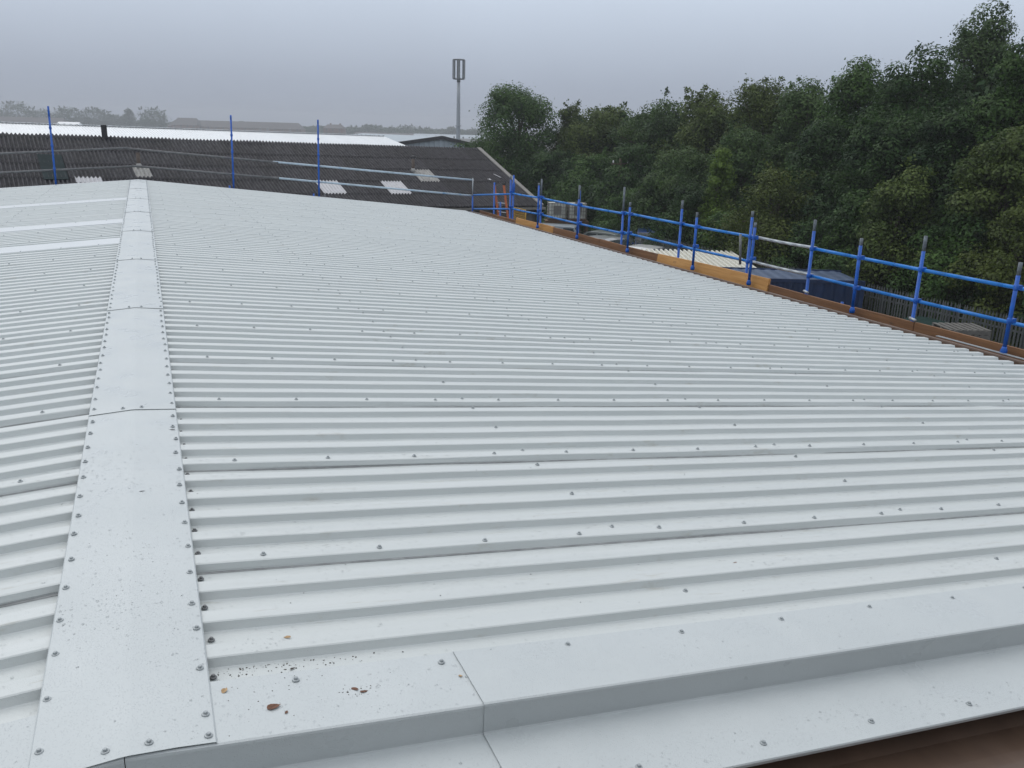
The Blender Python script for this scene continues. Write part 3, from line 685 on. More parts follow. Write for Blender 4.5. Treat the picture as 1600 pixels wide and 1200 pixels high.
# flat green-grey panel on the roof at the left
def on_dark(tx, ty):                                      # point of the dark slope seen at a given place of the photo
    best = None
    for iu in range(280):
        for is_ in range(34):
            P = E0 - ev * (iu * .1) + dv * (is_ * .2); q = px_of(P); e = (q[0] - tx) ** 2 + (q[1] - ty) ** 2
            if best is None or e < best[0]: best = (e, iu * .1, is_ * .2)
    return best[1], best[2]
u, s = on_dark(80, 262)
o = MB().box((-.42, -1.0, .065), (.42, 1.25, .085)).build('roof_panel', M['greensheet'], dk, mtx=roof_mtx(u, s, .0)); o['label'] = 'flat grey green panel covering the corrugations'
u, s = on_dark(221, 268); o = link('cement_sheet', corr_mesh('flue_sheet', M['lightsheet'], 4, .95), dk, mtx=roof_mtx(round((u + .29) / CP) * CP, s - .45, .062)); o['label'] = 'dirty pale sheet round the left flue'
for tx, ty in ((135, 281), (118, 281)):
    u, s = on_dark(tx, ty); o = link('cement_sheet', corr_mesh('patch_sheet', M['whitesheet'], 4, .5), dk, mtx=roof_mtx(round(u / CP) * CP, s - .2, .062)); o['label'] = 'short pale patch sheet near the lower edge'
for tx, ty, hh in ((646, 270, .62), (217, 262, .62)):
    u, s = on_dark(tx, ty); P = E0 - ev * u + dv * s
    f = MB().lathe([(.075, -.1), (.075, hh), (.07, hh)], 12, P).build('flue', M['rust'], dk, True)
    MB().lathe([(.09, hh + .07), (.125, hh + .075), (.125, hh + .11), (.03, hh + .17)], 12, P).build('cowl', M['dark'], f, True)
    MB().lathe([(.11, -.02), (.11, .12), (.08, .2)], 12, P).build('collar', M['lightsheet'], f, True)
P = E0 - ev * 0; 
best = min(np.arange(10, 26, .05), key=lambda u_: abs(px_of(E0 - ev * u_)[0] - 164)); P = E0 - ev * float(best)
MB().box((P.x - .11, P.y - .11, P.z - .1), (P.x + .11, P.y + .11, P.z + .52)).build('chimney_stub', M['dark'], dk)
for (a, c) in (((771, 273), (781, 280)),):
    u1, s1 = on_dark(*a); u2, s2 = on_dark(*c)
    A = E0 - ev * u1 + dv * s1 + nv * .075; B = E0 - ev * u2 + dv * s2 + nv * .075; o = beam('pale_strip', A, B, .07, .01, M['whitesheet'], dk)
for a in ((762, 283), (766, 283)):
    u1, s1 = on_dark(*a); MB().box((-.05, -.07, .06), (.05, .07, .07)).build('pale_patch', M['whitesheet'], dk, mtx=roof_mtx(u1, s1, 0))

# ------------------------------------------------------------------ white roofed shed behind it, and the pale gabled unit
wb = thing('white_roof_shed', 'long industrial shed with bright white metal roof behind the dark corrugated roof', 'building', loc=(0, 0, 0))
A0 = Vector((19.69, 76.42, RZ + .77)); a1 = Vector((-8.78, 71.07, RZ + 1.12)); wv = (a1 - A0); wL = wv.length; wv.normalize()
wd = Vector((.18, -.983, 0)) * 7.0 + Vector((0, 0, -1.05)); wdv = wd.normalized()
rows = []
prof = []
n = 5
for i in range(n):
    o = i * .2; prof += [(o, 0), (o + .1, 0), (o + .112, .035), (o + .17, .035), (o + .182, 0)]
prof.append((1.0, 0))
rows = [[(x, y, z) for x, z in prof] for y in (0, 7.1)]
WS = strip_mesh('shed_roof_sheet', rows[::-1], M['farwhite'], .004)
wn = wv.cross(wdv); wn = -wn if wn.z < 0 else wn
for i in range(40):
    o = A0 + wv * i * 1.0
    if i == 0: o = A0
    link('roof_sheet', WS, wb, mtx=Matrix(((wv.x, wdv.x, wn.x, o.x), (wv.y, wdv.y, wn.y, o.y), (wv.z, wdv.z, wn.z, o.z), (0, 0, 0, 1))))
wdb = Vector((-wdv.x, -wdv.y, wdv.z)); wnb = Vector((-wn.x, -wn.y, wn.z))
for i in range(40):
    o = A0 + wv * (i + 1)
    link('roof_sheet', WS, wb, mtx=Matrix(((-wv.x, wdb.x, wnb.x, o.x), (-wv.y, wdb.y, wnb.y, o.y), (-wv.z, wdb.z, wnb.z, o.z), (0, 0, 0, 1))))
for i in range(13):
    a = A0 + wv * i * 3.08; c = a + wv * 3.06; rc = beam('ridge_cap', a + Vector((0, 0, .07)), c + Vector((0, 0, .07)), .5, .03, M['farwhite'], wb)
fx = MB()
for i in range(int(40 / .4)):
    q = A0 + wv * (i * .4 + .2) + wdv * .22 + Vector((0, 0, .11)); fx.box((q.x - .07, q.y - .03, q.z - .03), (q.x + .07, q.y + .03, q.z + .03))
tag(fx.build('ridge_fixings', M['screw'], wb), kind='stuff')
c0 = A0 + wd; c1 = a1 + wv * 8 + wd
wallq('front_wall', c1, c0, 0, c1.z - .1, c0.z - .1, M['farclad'], wb)
bb = A0 + Vector((-wd.x, -wd.y, wd.z)); vs = [(c0.x, c0.y, 0), (bb.x, bb.y, 0), (bb.x, bb.y, bb.z), (A0.x, A0.y, A0.z), (c0.x, c0.y, c0.z)]
MB().add(vs + [(v[0] + wv.x * .2, v[1] + wv.y * .2, v[2] - .03) for v in vs], [(0, 1, 2, 3, 4), (9, 8, 7, 6, 5), (0, 5, 6, 1), (1, 6, 7, 2), (2, 7, 8, 3), (3, 8, 9, 4), (4, 9, 5, 0)]).build('gable_wall', M['farclad'], wb)

gb = thing('gabled_unit', 'pale blue grey clad unit with dark gable trim left of the tall mast', 'building', loc=(0, 0, 0))
G = [Vector((23.6, 89.2, 0)), Vector((29.58, 90.7, 0)), Vector((35.5, 91.7, 0))]; gz = [RZ - .15, RZ + .66, RZ - .45]
gd = Vector((-.2, .98, 0))
n = 40
for i in range(n):                                       # cladding panels of the gable end
    t0, t1 = i / n, (i + 1) / n - .0012
    def gp(t):
        P = G[0].lerp(G[1], t * 2) if t < .5 else G[1].lerp(G[2], t * 2 - 1); z = gz[0] + (gz[1] - gz[0]) * t * 2 if t < .5 else gz[1] + (gz[2] - gz[1]) * (t * 2 - 1); return P, z
    (p0, z0), (p1, z1) = gp(t0), gp(t1); bu = gd * -(.05 if i % 2 else .0)
    vs = [(p0.x, p0.y, 0), (p1.x, p1.y, 0), (p1.x, p1.y, z1), (p0.x, p0.y, z0)]
    vs = [(v[0] + bu.x, v[1] + bu.y, v[2]) for v in vs]; MB().add(vs + [(v[0] + .2 * gd.x, v[1] + .2 * gd.y, v[2]) for v in vs], [(0, 1, 2, 3), (7, 6, 5, 4), (0, 4, 5, 1), (1, 5, 6, 2), (2, 6, 7, 3), (3, 7, 4, 0)]).build('cladding_panel', M['farclad'], gb)
for a, c, za, zc in ((G[0], G[1], gz[0], gz[1]), (G[1], G[2], gz[1], gz[2])):
    beam('verge_trim', a + Vector((0, -.1, za)), c + Vector((0, -.1, zc)), .3, .34, M['dark'], gb)
    vs = [(a.x, a.y, za + .1), (c.x, c.y, zc + .1), (c.x + gd.x * 20, c.y + gd.y * 20, zc + .1), (a.x + gd.x * 20, a.y + gd.y * 20, za + .1)]
    MB().add(vs + [(v[0], v[1], v[2] - .15) for v in vs], [(0, 1, 2, 3), (7, 6, 5, 4), (0, 4, 5, 1), (1, 5, 6, 2), (2, 6, 7, 3), (3, 7, 4, 0)]).build('roof_slope', M['farclad'], gb)
for a, z in ((G[0], gz[0]), (G[2], gz[2])):
    q = a + gd * 20; wallq('side_wall', a + gd * .3, q, 0, z, z, M['farclad'], gb)

# mobile phone mast
ms_ = thing('phone_mast', 'tall slim grey mobile phone mast with caged antenna panels against the sky', 'mast', loc=(36.1, 104.25, 0))
MB().lathe([(.30, 0), (.29, 4), (.25, 7), (.21, 11), (.19, 13.4)], 16).build('pole', M['mastgrey'], ms_, True)
MB().lathe([(.36, 7.9), (.36, 8.0)], 16).build('flange', M['mastgrey'], ms_, True)
MB().lathe([(.22, 13.0), (.22, 13.5), (.15, 13.6), (.15, 15.5)], 12).build('antenna_spine', M['antenna'], ms_, True)
for z in (13.35, 15.55):
    b = MB(); n = 18
    for i in range(n):
        t0, t1 = 2 * math.pi * i / n, 2 * math.pi * (i + 1) / n
        b.tube((.68 * math.cos(t0), .68 * math.sin(t0), z), (.68 * math.cos(t1), .68 * math.sin(t1), z), .05, n=6)
    b.build('ring', M['antenna'], ms_, True)
for i in range(6):
    t = math.pi * 2 * i / 6 + .25; mt = Matrix.Rotation(t, 4, 'Z')
    MB().box((.60, -.19 if i % 2 else -.13, 13.4), (.78, .19 if i % 2 else .13, 15.5), mt).build('antenna_panel', M['antenna'], ms_)
    for z in (13.4, 15.5): MB().box((.1, -.03, z - .03), (.66, .03, z + .03), mt).build('antenna_arm', M['antenna'], ms_)

# ------------------------------------------------------------------ yard: containers, sheds, cars, tanks, fence
ct = thing('shipping_container', 'dark blue shipping container standing in the yard behind the scaffold rails', 'container', loc=(20.9, 24.75, 0), rz=math.radians(-23))
CLn, CWd, CH = 5.2, 2.44, 2.85
for s_ in (1, -1):
    rows = [[(-CLn / 2 + .1 + i * .09, s_ * (CWd / 2 - (.035 if (i // 2) % 2 else 0)), z) for i in range(57)] for z in (.16, CH - .1)]
    link('side_panel', strip_mesh('side_panel', rows[::s_], M['container'], 0), ct)
    rows = [[(s_ * (CLn / 2 - (.03 if (i // 2) % 2 else 0)), -CWd / 2 + .1 + i * .083, z) for i in range(28)] for z in (.16, CH - .1)]
    link('end_panel', strip_mesh('end_panel', rows[::-s_], M['container'], 0), ct)
rows = [[(-CLn / 2 + .05 + i * .1, y, CH - .02 - (.02 if (i // 2) % 2 else 0)) for i in range(52)] for y in (-CWd / 2, CWd / 2)]
link('roof_panel', strip_mesh('roof_panel', rows[::-1], M['containertop'], .01), ct)
for sx in (1, -1):
    for sy in (1, -1): MB().box((sx * (CLn / 2 - .06) - .08, sy * (CWd / 2 - .06) - .08, 0), (sx * (CLn / 2 - .06) + .08, sy * (CWd / 2 - .06) + .08, CH)).build('corner_post', M['container'], ct)
for sy in (1, -1):
    for z in (.08, CH - .05): MB().box((-CLn / 2 + .1, sy * (CWd / 2 - .03) - .05, z - .06), (CLn / 2 - .1, sy * (CWd / 2 - .03) + .05, z + .06)).build('rail', M['container'], ct)
# lean-to with cream profiled sheets
sh = thing('lean_to_shelter', 'open shelter roofed with cream white ribbed sheets left of the blue container', 'shelter', loc=(20.6, 29.6, 0), rz=math.radians(-23))
prof = []
for i in range(5): o = i * .2; prof += [(o, 0), (o + .10, 0), (o + .11, .09), (o + .18, .09), (o + .19, 0)]
prof.append((1.0, 0))
SS = strip_mesh('shelter_sheet', [[(x, y, z) for x, z in prof] for y in (2.2, -2.2)], M['cream'], .006)
for i in range(4): link('roof_sheet', SS, sh, mtx=Matrix.Translation((-2 + i * 1.0, 0, 2.66 + .004 * (i % 2))) @ Matrix.Rotation(.02, 4, 'X'))
for sx in (-1.85, 1.85):
    for sy in (-2, 0, 2): MB().box((sx - .05, sy - .05, 0), (sx + .05, sy + .05, 2.6)).build('post', M['greywood'], sh)
for sy in (-2, 0, 2): MB().box((-1.95, sy - .04, 2.52), (1.95, sy + .04, 2.63)).build('beam', M['greywood'], sh)
st = thing('corrugated_stack', 'stack of white corrugated sheets with wavy ends between cars and shelter', 'sheets', loc=(20.9, 33.4, 0), rz=math.radians(-23))
for k_ in range(3):
    rows = [[(-1.3 + i * .03, y, 2.2 + .07 * k_ + .05 * math.sin(i * .03 / .17 * 2 * math.pi)) for i in range(87)] for y in (1.2, -1.2)]
    link('sheet', strip_mesh('sheet', rows, M['whitesheet'], .008), st)
for sx in (-1.1, 1.1):
    for sy in (-1, 1): MB().box((sx - .06, sy - .06, 0), (sx + .06, sy + .06, 2.1)).build('leg', M['dark'], st)
for sy in (-1, 1): MB().box((-1.25, sy - .06, 2.02), (1.25, sy + .06, 2.13)).build('bearer', M['dark'], st)

def make_car(name, label, cat, paint, loc, rz, L_=4.2, W_=1.75, H=1.45, van=False, base=0.0):
    c = thing(name, label, cat, 'vehicles in the yard', loc, rz)
    if van: prof = [(-L_ / 2, .35), (-L_ / 2, 1.0), (-L_ / 2 + .04, H - .1), (-L_ / 2 + .2, H), (L_ / 2 - 1.5, H), (L_ / 2 - 1.25, H - .05), (L_ / 2 - .75, 1.12), (L_ / 2 - .1, .92), (L_ / 2, .7), (L_ / 2, .35)]
    else: prof = [(-L_ / 2, .40), (-L_ / 2 + .02, .80), (-L_ / 2 + .12, .98), (-L_ / 2 + .55, H - .06), (-L_ / 2 + .95, H), (.15, H), (.45, H - .07), (1.05, .98), (L_ / 2 - .35, .84), (L_ / 2 - .06, .68), (L_ / 2, .40)]
    b = MB(); n = len(prof)
    sec = [(-1.0, .0), (-.94, 1.0), (0, 1.0), (.94, 1.0), (1.0, .0)]
    vs = []
    def half(x, z, top): return (W_ / 2) * (1 - (.16 * max(0, (z - .9) / (H - .9)) if z > .9 else 0)) * (.94 if abs(x) > L_ / 2 - .15 else 1)
    for x, z in prof: 
        h = half(x, z, True); vs += [(x, -h, z - .012), (x, -h * .93, z), (x, 0, z + (.03 if z > 1.2 else .02)), (x, h * .93, z), (x, h, z - .012)]
    fs = []
    for i in range(n - 1):
        for j in range(4): fs.append((i * 5 + j, (i + 1) * 5 + j, (i + 1) * 5 + j + 1, i * 5 + j + 1))
    nb = len(vs); 
    for x, z in prof:
        vs += [(x, -half(x, .5, 0), .32), (x, half(x, .5, 0), .32)]
    for i in range(n - 1):
        fs.append((i * 5, nb + i * 2, nb + (i + 1) * 2, (i + 1) * 5)); fs.append((i * 5 + 4, (i + 1) * 5 + 4, nb + (i + 1) * 2 + 1, nb + i * 2 + 1)); fs.append((nb + i * 2, nb + i * 2 + 1, nb + (i + 1) * 2 + 1, nb + (i + 1) * 2))
    fs.append((nb, 0, 1, 2, 3, 4, nb + 1)); q = (n - 1) * 5; fs.append((nb + 2 * n - 1, q + 4, q + 3, q + 2, q + 1, q, nb + 2 * n - 2))
    b.add(vs, fs); b.build('body', paint, c)
    hx = lambda z: half(0, z, True)
    z0, z1 = 1.0, H - .10
    wins = [(-L_ / 2 + .55, -.35, .3), (-.28, .72, .42)] if not van else [(L_ / 2 - 1.95, L_ / 2 - 1.02, .28)]
    for s_ in (1, -1):
        for xa, xb, sk in wins:
            ya_, yb_ = s_ * (hx(z0) + .004), s_ * (hx(z1) + .006); front_ = xb > .2
            pts = [(xa, ya_, z0), (xb, ya_, z0), (xb - (sk if front_ else .03), yb_, z1), (xa + (.03 if front_ else sk), yb_, z1)]
            f = pts + [(x, y - s_ * .012, z) for x, y, z in pts]; MB().add(f, [(0, 1, 2, 3), (7, 6, 5, 4), (0, 4, 5, 1), (1, 5, 6, 2), (2, 6, 7, 3), (3, 7, 4, 0)]).build('side_window', M['glass'], c)
        for xw in (-L_ / 2 + .72, L_ / 2 - .78):
            w = MB(); rt = .31
            w.tube((xw, s_ * (W_ / 2 - .19), rt), (xw, s_ * (W_ / 2 + .01), rt), rt, n=18); wo = w.build('wheel', M['tyre'], c)
            MB().tube((xw, s_ * (W_ / 2 - .02), rt), (xw, s_ * (W_ / 2 + .02), rt), .2, .17, n=14).build('rim', M['galv'], wo)
        MB().box((L_ / 2 - .13, s_ * (W_ / 2 - .42) - .16, .60), (L_ / 2 + .012, s_ * (W_ / 2 - .42) + .16, .74)).build('headlight', M['lamp'], c)
        MB().box((.75, s_ * (W_ / 2 + .0) - .02, .98), (.92, s_ * (W_ / 2 + .12), 1.12)).build('mirror', paint, c)
    # windscreen
    xa, za, xb, zb = ((.47, H - .09, 1.02, 1.01) if not van else (L_ / 2 - 1.22, H - .11, L_ / 2 - .77, 1.16))
    ha, hb = half(xa, za, 1) * .86, half(xb, zb, 1) * .88; o_ = .035
    pts = [(xa + o_, -ha, za + o_), (xb + o_, -hb, zb + o_), (xb + o_, hb, zb + o_), (xa + o_, ha, za + o_)]; f = pts + [(x - .05, y, z - .05) for x, y, z in pts]
    MB().add(f, [(0, 1, 2, 3), (7, 6, 5, 4), (0, 4, 5, 1), (1, 5, 6, 2), (2, 6, 7, 3), (3, 7, 4, 0)]).build('windscreen', M['glass'], c)
    MB().box((L_ / 2 - .1, -.75, .36), (L_ / 2 + .05, .75, .52)).build('bumper', M['dark'], c)
    MB().box((L_ / 2 + .0, -.26, .40), (L_ / 2 + .056, .26, .50)).build('number_plate', M['panepale'], c)
    return c
P_grey, P_sil, P_white, P_navy = carpaint('paint_grey_green', (.17, .19, .185)), carpaint('paint_silver', (.36, .41, .45)), carpaint('paint_white', (.62, .63, .63)), carpaint('paint_navy', (.012, .045, .17))
make_car('parked_van', 'silver blue van parked below the stacked liquid tanks', 'van', P_sil, (23.9, 49.3, 0), math.radians(-35), 4.6, 1.85, 1.95, True)
make_car('parked_car', 'grey green hatchback parked between silver van and white car', 'car', P_grey, (24.1, 44.3, .70), math.radians(118), 4.1)
make_car('parked_car', 'grey car with pale windscreen just left of the dark blue van', 'car', carpaint('paint_mid_grey', (.30, .31, .32)), (23.0, 41.0, .70), math.radians(-70), 4.0)
make_car('parked_car', 'white car with its bonnet towards the scaffold in front of blue van', 'car', P_white, (22.6, 37.2, .70), math.radians(-150), 3.9)
make_car('parked_van', 'dark blue van parked beneath the trees behind the white car', 'van', P_navy, (25.9, 41.6, .70), math.radians(-122), 4.4, 1.85, 1.75, True)
# a raised hardstanding carries the cars
def slab():
    b = MB(); b.prism([(19.8, 34.9), (29.5, 36.0), (28.5, 46.6), (22.3, 46.6)], 'z', .0, .698); tag(b.build('hardstanding', M['yard']), kind='structure')
slab()
def ibc(x, y, z, rz, label):
    t = thing('liquid_tank', label, 'tank', 'caged liquid tanks', (x, y, z), rz)
    b = MB(); vs = []
    prof = [(.0, .0), (.0, .0)]
    s_ = .52; c_ = .08
    ring = [(-s_ + c_, -s_), (s_ - c_, -s_), (s_, -s_ + c_), (s_, s_ - c_), (s_ - c_, s_), (-s_ + c_, s_), (-s_, s_ - c_), (-s_, -s_ + c_)]
    b.prism(ring, 'z', .16, 1.10); b.build('bottle', M['ibc'], t)
    MB().lathe([(.12, 1.10), (.12, 1.15), (.10, 1.16)], 12).build('lid', M['dark'], t)
    for a in np.linspace(-.54, .54, 7):
        for sx in (1, -1):
            MB().tube((a, sx * .56, .14), (a, sx * .56, 1.12), .017, n=6).build('cage_bar', M['trim'], t); MB().tube((sx * .56, a, .14), (sx * .56, a, 1.12), .017, n=6).build('cage_bar', M['trim'], t)
    for z_ in (.2, .42, .65, .88, 1.12):
        for sx in (1, -1):
            MB().tube((-.56, sx * .575, z_), (.56, sx * .575, z_), .017, n=6).build('cage_bar', M['trim'], t); MB().tube((sx * .575, -.56, z_), (sx * .575, .56, z_), .017, n=6).build('cage_bar', M['trim'], t)
    MB().box((-.25, -.60, .45), (.25, -.585, .95)).build('label_plate', M['greywood'], t)
    for yy_ in (-.45, 0, .45): MB().box((-.56, yy_ - .06, 0), (.56, yy_ + .06, .10)).build('pallet_skid', M['rustframe'], t)
    MB().box((-.57, -.57, .10), (.57, .57, .14)).build('pallet_deck', M['rustframe'], t)
pt = thing('steel_rack', 'rusty steel rack carrying two caged liquid tanks', 'rack', loc=(25.15, 50.9, 0), rz=math.radians(-20))
for sx in (-1.3, 0, 1.3):
    for sy in (-.5, .5): MB().box((sx - .05, sy - .05, 0), (sx + .05, sy + .05, 1.9)).build('leg', M['rustframe'], pt)
for sy in (-.5, .5): MB().box((-1.4, sy - .05, 1.9), (1.4, sy + .05, 2.02)).build('beam', M['rustframe'], pt)
MB().box((-1.4, -.6, 2.02), (1.4, .6, 2.05)).build('deck', M['rustframe'], pt)
for dx, lab in ((-.65, 'left one of two caged white liquid tanks beside the dark building corner'), (.65, 'right one of two caged white liquid tanks beside the dark building corner')):
    ibc(25.15 + dx * math.cos(math.radians(20)), 50.9 - dx * math.sin(math.radians(20)), 2.05, math.radians(-20), lab)

# palisade fence
fn = thing('palisade_fence', 'grey steel palisade fence with spiked pales below the trees', 'fence', loc=(23.85, 0, 0))
PW = .066
pb = MB(); pb.add([(-.006, -PW / 2, .06), (.012, 0, .06), (-.006, PW / 2, .06), (-.006, -PW / 2, 2.50), (.012, 0, 2.50), (-.006, PW / 2, 2.50), (-.006, 0, 2.62), (-.012, -PW / 2, .06), (-.012, PW / 2, .06), (-.012, -PW / 2, 2.5), (-.012, PW / 2, 2.5)],
                  [(0, 1, 4, 3), (1, 2, 5, 4), (3, 4, 6), (4, 5, 6), (7, 9, 10, 8), (9, 6, 10), (0, 3, 9, 7), (2, 8, 10, 5), (3, 6, 9), (5, 10, 6)])
PM = pb.mesh('pale', M['fence'])
y = 9.0
while y < 40:
    o = link('pale', PM, fn, (0, y, random.uniform(-.015, .015))); o.rotation_euler = (random.gauss(0, .008), 0, math.pi); y += .118
for y in np.arange(9, 40.1, 2.75): MB().box((.03, y - .05, 0), (.13, y + .05, 2.4)).build('post', M['fence'], fn)
for z in (.45, 2.15): MB().box((.012, 8.9, z - .03), (.03, 40.05, z + .03)).build('rail', M['fence'], fn)
# green bin, pallet stack
bn = thing('wheeled_bin', 'dark green wheeled bin against the palisade fence', 'bin', loc=(22.5, 19.35, 0))
MB().add([(-.45, -.5, .2), (.45, -.5, .2), (.45, .5, .2), (-.45, .5, .2), (-.55, -.62, 2.05), (.55, -.62, 2.05), (.55, .62, 2.05), (-.55, .62, 2.05)], [(0, 3, 2, 1), (4, 5, 6, 7), (0, 1, 5, 4), (1, 2, 6, 5), (2, 3, 7, 6), (3, 0, 4, 7)]).build('body', M['bin'], bn)
MB().prism([(-.6, 2.06), (.6, 2.06), (.6, 2.10), (.25, 2.16), (-.25, 2.16), (-.6, 2.10)], 'y', -.66, .66).build('lid', M['bin'], bn)
for sx in (1, -1):
    for sy in (1, -1): MB().tube((sx * .4 - .03, sy * .4, .1), (sx * .4 + .03, sy * .4, .1), .1, n=12).build('wheel', M['tyre'], bn)
def pallet(x, y, z, rz, label):
    t = thing('pallet', label, 'pallet', 'grey pallets stacked by the fence', (x, y, z), rz)
    for i in range(7): MB().box((-.6 + i * .18, -.5, .115), (-.6 + i * .18 + .11, .5, .137)).build('slat', M['greywood'], t)
    for yy_ in (-.45, 0, .45): MB().box((-.6, yy_ - .05, .022), (.59, yy_ + .05, .115)).build('block', M['greywood'], t)
    for yy_ in (-.45, 0, .45): MB().box((-.6, yy_ - .05, 0), (.59, yy_ + .05, .0215)).build('skid', M['greywood'], t)
for i in range(18): pallet(21.35 + random.uniform(-.03, .03), 17.3 + random.uniform(-.03, .03), i * .139, math.radians(-20) + random.uniform(-.03, .03), 'grey slatted pallet on top of the stack by the fence' if i == 17 else 'grey pallet inside the tall stack by the fence')

# wooden pole with wire
tp = thing('telegraph_pole', 'thin wooden telegraph pole standing among the trees', 'pole', loc=(28.6, 50.6, 0))
MB().tube((0, 0, 0), (.15, 0, 6.0), .13, .09, n=10).build('shaft', M['grey_ped'], tp, True)
MB().box((-.5, -.05, 5.6), (.75, .05, 5.7)).build('crossarm', M['grey_ped'], tp)
for x in (-.4, .65): MB().lathe([(.03, 5.7), (.05, 5.76), (.05, 5.82), (.03, 5.86)], 8, (x, 0, 0)).build('insulator', M['panepale'], tp)
pts = []
for i in range(25):
    t = i / 24; pts.append(Vector((29.2, 50.6, 5.8)).lerp(Vector((26.2, 14, 5.6)), t) + Vector((0, 0, -.8 * math.sin(math.pi * t))))
tag(MB().path(pts, [.008] * 25, 4).build('overhead_wire', M['dark']), 'thin dark overhead wire running from the telegraph pole through the trees', 'wire')

# ------------------------------------------------------------------ trees
def np_mesh(name, V, nq, m):
    me = bpy.data.meshes.new(name); n = len(V)
    me.vertices.add(n); me.vertices.foreach_set('co', V.astype(np.float32).ravel())
    me.loops.add(nq * 4); me.loops.foreach_set('vertex_index', np.arange(nq * 4, dtype=np.int32))
    me.polygons.add(nq); me.polygons.foreach_set('loop_start', np.arange(0, nq * 4, 4, dtype=np.int32))
    me.materials.append(m); me.update(calc_edges=True); return me
def leaf_quads(C, Nn, size, rng):
    """one pointed, folded leaf (a quad with its tip and base off plane) at each centre"""
    n = len(C); Nn = Nn / (np.linalg.norm(Nn, axis=1, keepdims=True) + 1e-9)
    r = rng.normal(size=(n, 3)); a = np.cross(Nn, r); a /= (np.linalg.norm(a, axis=1, keepdims=True) + 1e-9); b = np.cross(Nn, a)
    s = size * rng.uniform(.6, 1.35, (n, 1))
    fold = Nn * s * rng.uniform(-.12, .25, (n, 1))
    P = np.stack([C - a * s * .62 - fold, C + b * s * .36 + fold, C + a * s * .62 - fold, C - b * s * .36 + fold], 1)
    return P.reshape(-1, 3)
def crown(R, z0, z1, n_leaf, size, kind, seed):
    rng = np.random.default_rng(seed); H = z1 - z0
    nl = int(42 + R * 12)
    t = rng.uniform(0, 1, nl); ang = rng.uniform(0, 6.283, nl)
    prof = {'round': lambda t: np.sin(np.pi * (.20 + .72 * t)) ** .7, 'wispy': lambda t: np.clip(1.05 - .85 * t, .12, 1) ** .8, 'bush': lambda t: np.sqrt(np.clip(1 - t ** 2.2, 0, 1))}[kind](t)
    rad = R * prof * np.sqrt(rng.uniform(.25, 1, nl))
    c = np.stack([rad * np.cos(ang), rad * np.sin(ang), z0 + H * (.06 + .86 * t)], 1)
    lr = R * rng.uniform(.21, .42, nl) * (1 - .35 * t)
    c[0] = (R * .08, 0, z1 - lr[0] * .8)
    w = lr ** 2; w /= w.sum(); which = rng.choice(nl, n_leaf, p=w)
    d = rng.normal(size=(n_leaf, 3)); d[:, 2] += .35; d /= np.linalg.norm(d, axis=1, keepdims=True)
    rr = lr[which] * (1 - .55 * rng.uniform(0, 1, n_leaf) ** 2.2) * (1 + .22 * rng.normal(size=n_leaf) * (rng.uniform(size=n_leaf) < .3))
    C = c[which] + d * rr[:, None] * np.array([1.1, 1.1, .82])
    Nn = d * 1.3 + rng.normal(size=(n_leaf, 3)) * .42 + np.array([0, 0, .55])
    nc = int(n_leaf * .24); tt = rng.uniform(0, 1, nc); pf = {'round': lambda t: np.sin(np.pi * (.20 + .72 * t)) ** .7, 'wispy': lambda t: np.clip(1.05 - .85 * t, .12, 1) ** .8, 'bush': lambda t: np.sqrt(np.clip(1 - t ** 2.2, 0, 1))}[kind](tt)
    aa = rng.uniform(0, 6.283, nc); rr_ = R * .85 * pf * np.sqrt(rng.uniform(0, 1, nc))
    C = np.concatenate([C, np.stack([rr_ * np.cos(aa), rr_ * np.sin(aa), z0 + H * (.03 + .86 * tt)], 1)]); Nn = np.concatenate([Nn, rng.normal(size=(nc, 3)) + np.array([0, 0, .4])])
    # twig shoots that break the outline
    ns = {'round': 34, 'wispy': 46, 'bush': 22}[kind]; Cs, Ns = [], []
    for i in range(ns):
        k = rng.integers(0, nl); dr = rng.normal(size=3); dr[2] = abs(dr[2]) + (.8 if kind == 'wispy' else .35); dr /= np.linalg.norm(dr)
        L = lr[k] * rng.uniform(.35, .8) + (rng.uniform(.1, .4) if kind == 'wispy' else .1); m_ = int(20 + 46 * L / .8)
        u = np.sort(rng.uniform(0, 1, m_)); P = c[k] + dr * lr[k] * .85 + np.outer(u * L, dr) + np.outer(-.35 * L * u ** 2, [0, 0, 1] if kind == 'wispy' else [0, 0, .3]) + rng.normal(size=(m_, 3)) * (.17 * (1.25 - u))[:, None]
        Cs.append(P); Ns.append(rng.normal(size=(m_, 3)) + np.array([0, 0, .5]))
    C = np.concatenate([C] + Cs); Nn = np.concatenate([Nn] + Ns)
    keep = C[:, 2] > .12; C, Nn = C[keep], Nn[keep]
    return leaf_quads(C, Nn, size, rng), len(C), c, lr
def tree(name, label, x, y, ztop, R, kind, lm, size, n_leaf, zbase=.0, group=None, cat='tree', low=.12, z=0.0):
    o = thing(name, label, cat, group, (x, y, z))
    H = ztop - z; zb = max(.1, H * low)
    V, nq, c, lr = crown(R, zb, H, n_leaf, size, kind, hash((round(x, 2), round(y, 2))) % 100000)
    link('crown', np_mesh('crown', V, nq, M[lm]), o)
    b = MB(); r0 = .05 + H * .016
    pts = [Vector((0, 0, -.05))]; 
    for i in range(1, 6): pts.append(pts[-1] + Vector((random.gauss(0, .10), random.gauss(0, .10), H * .155)))
    b.path(pts, [r0, r0 * .8, r0 * .65, r0 * .5, r0 * .35, r0 * .2], 8)
    for i in range(min(16, len(c))):
        q = Vector(c[i]); base = min(pts[1:5], key=lambda p_: (p_ - q).length + (2 if p_.z > q.z else 0)); mid = base.lerp(q, .5) + Vector((0, 0, .12))
        b.path([base, mid, q], [r0 * .38, r0 * .24, r0 * .08], 6)
    b.build('trunk', M['bark'], o, True)
    return o
G1 = 'trees of the wood beside the yard'
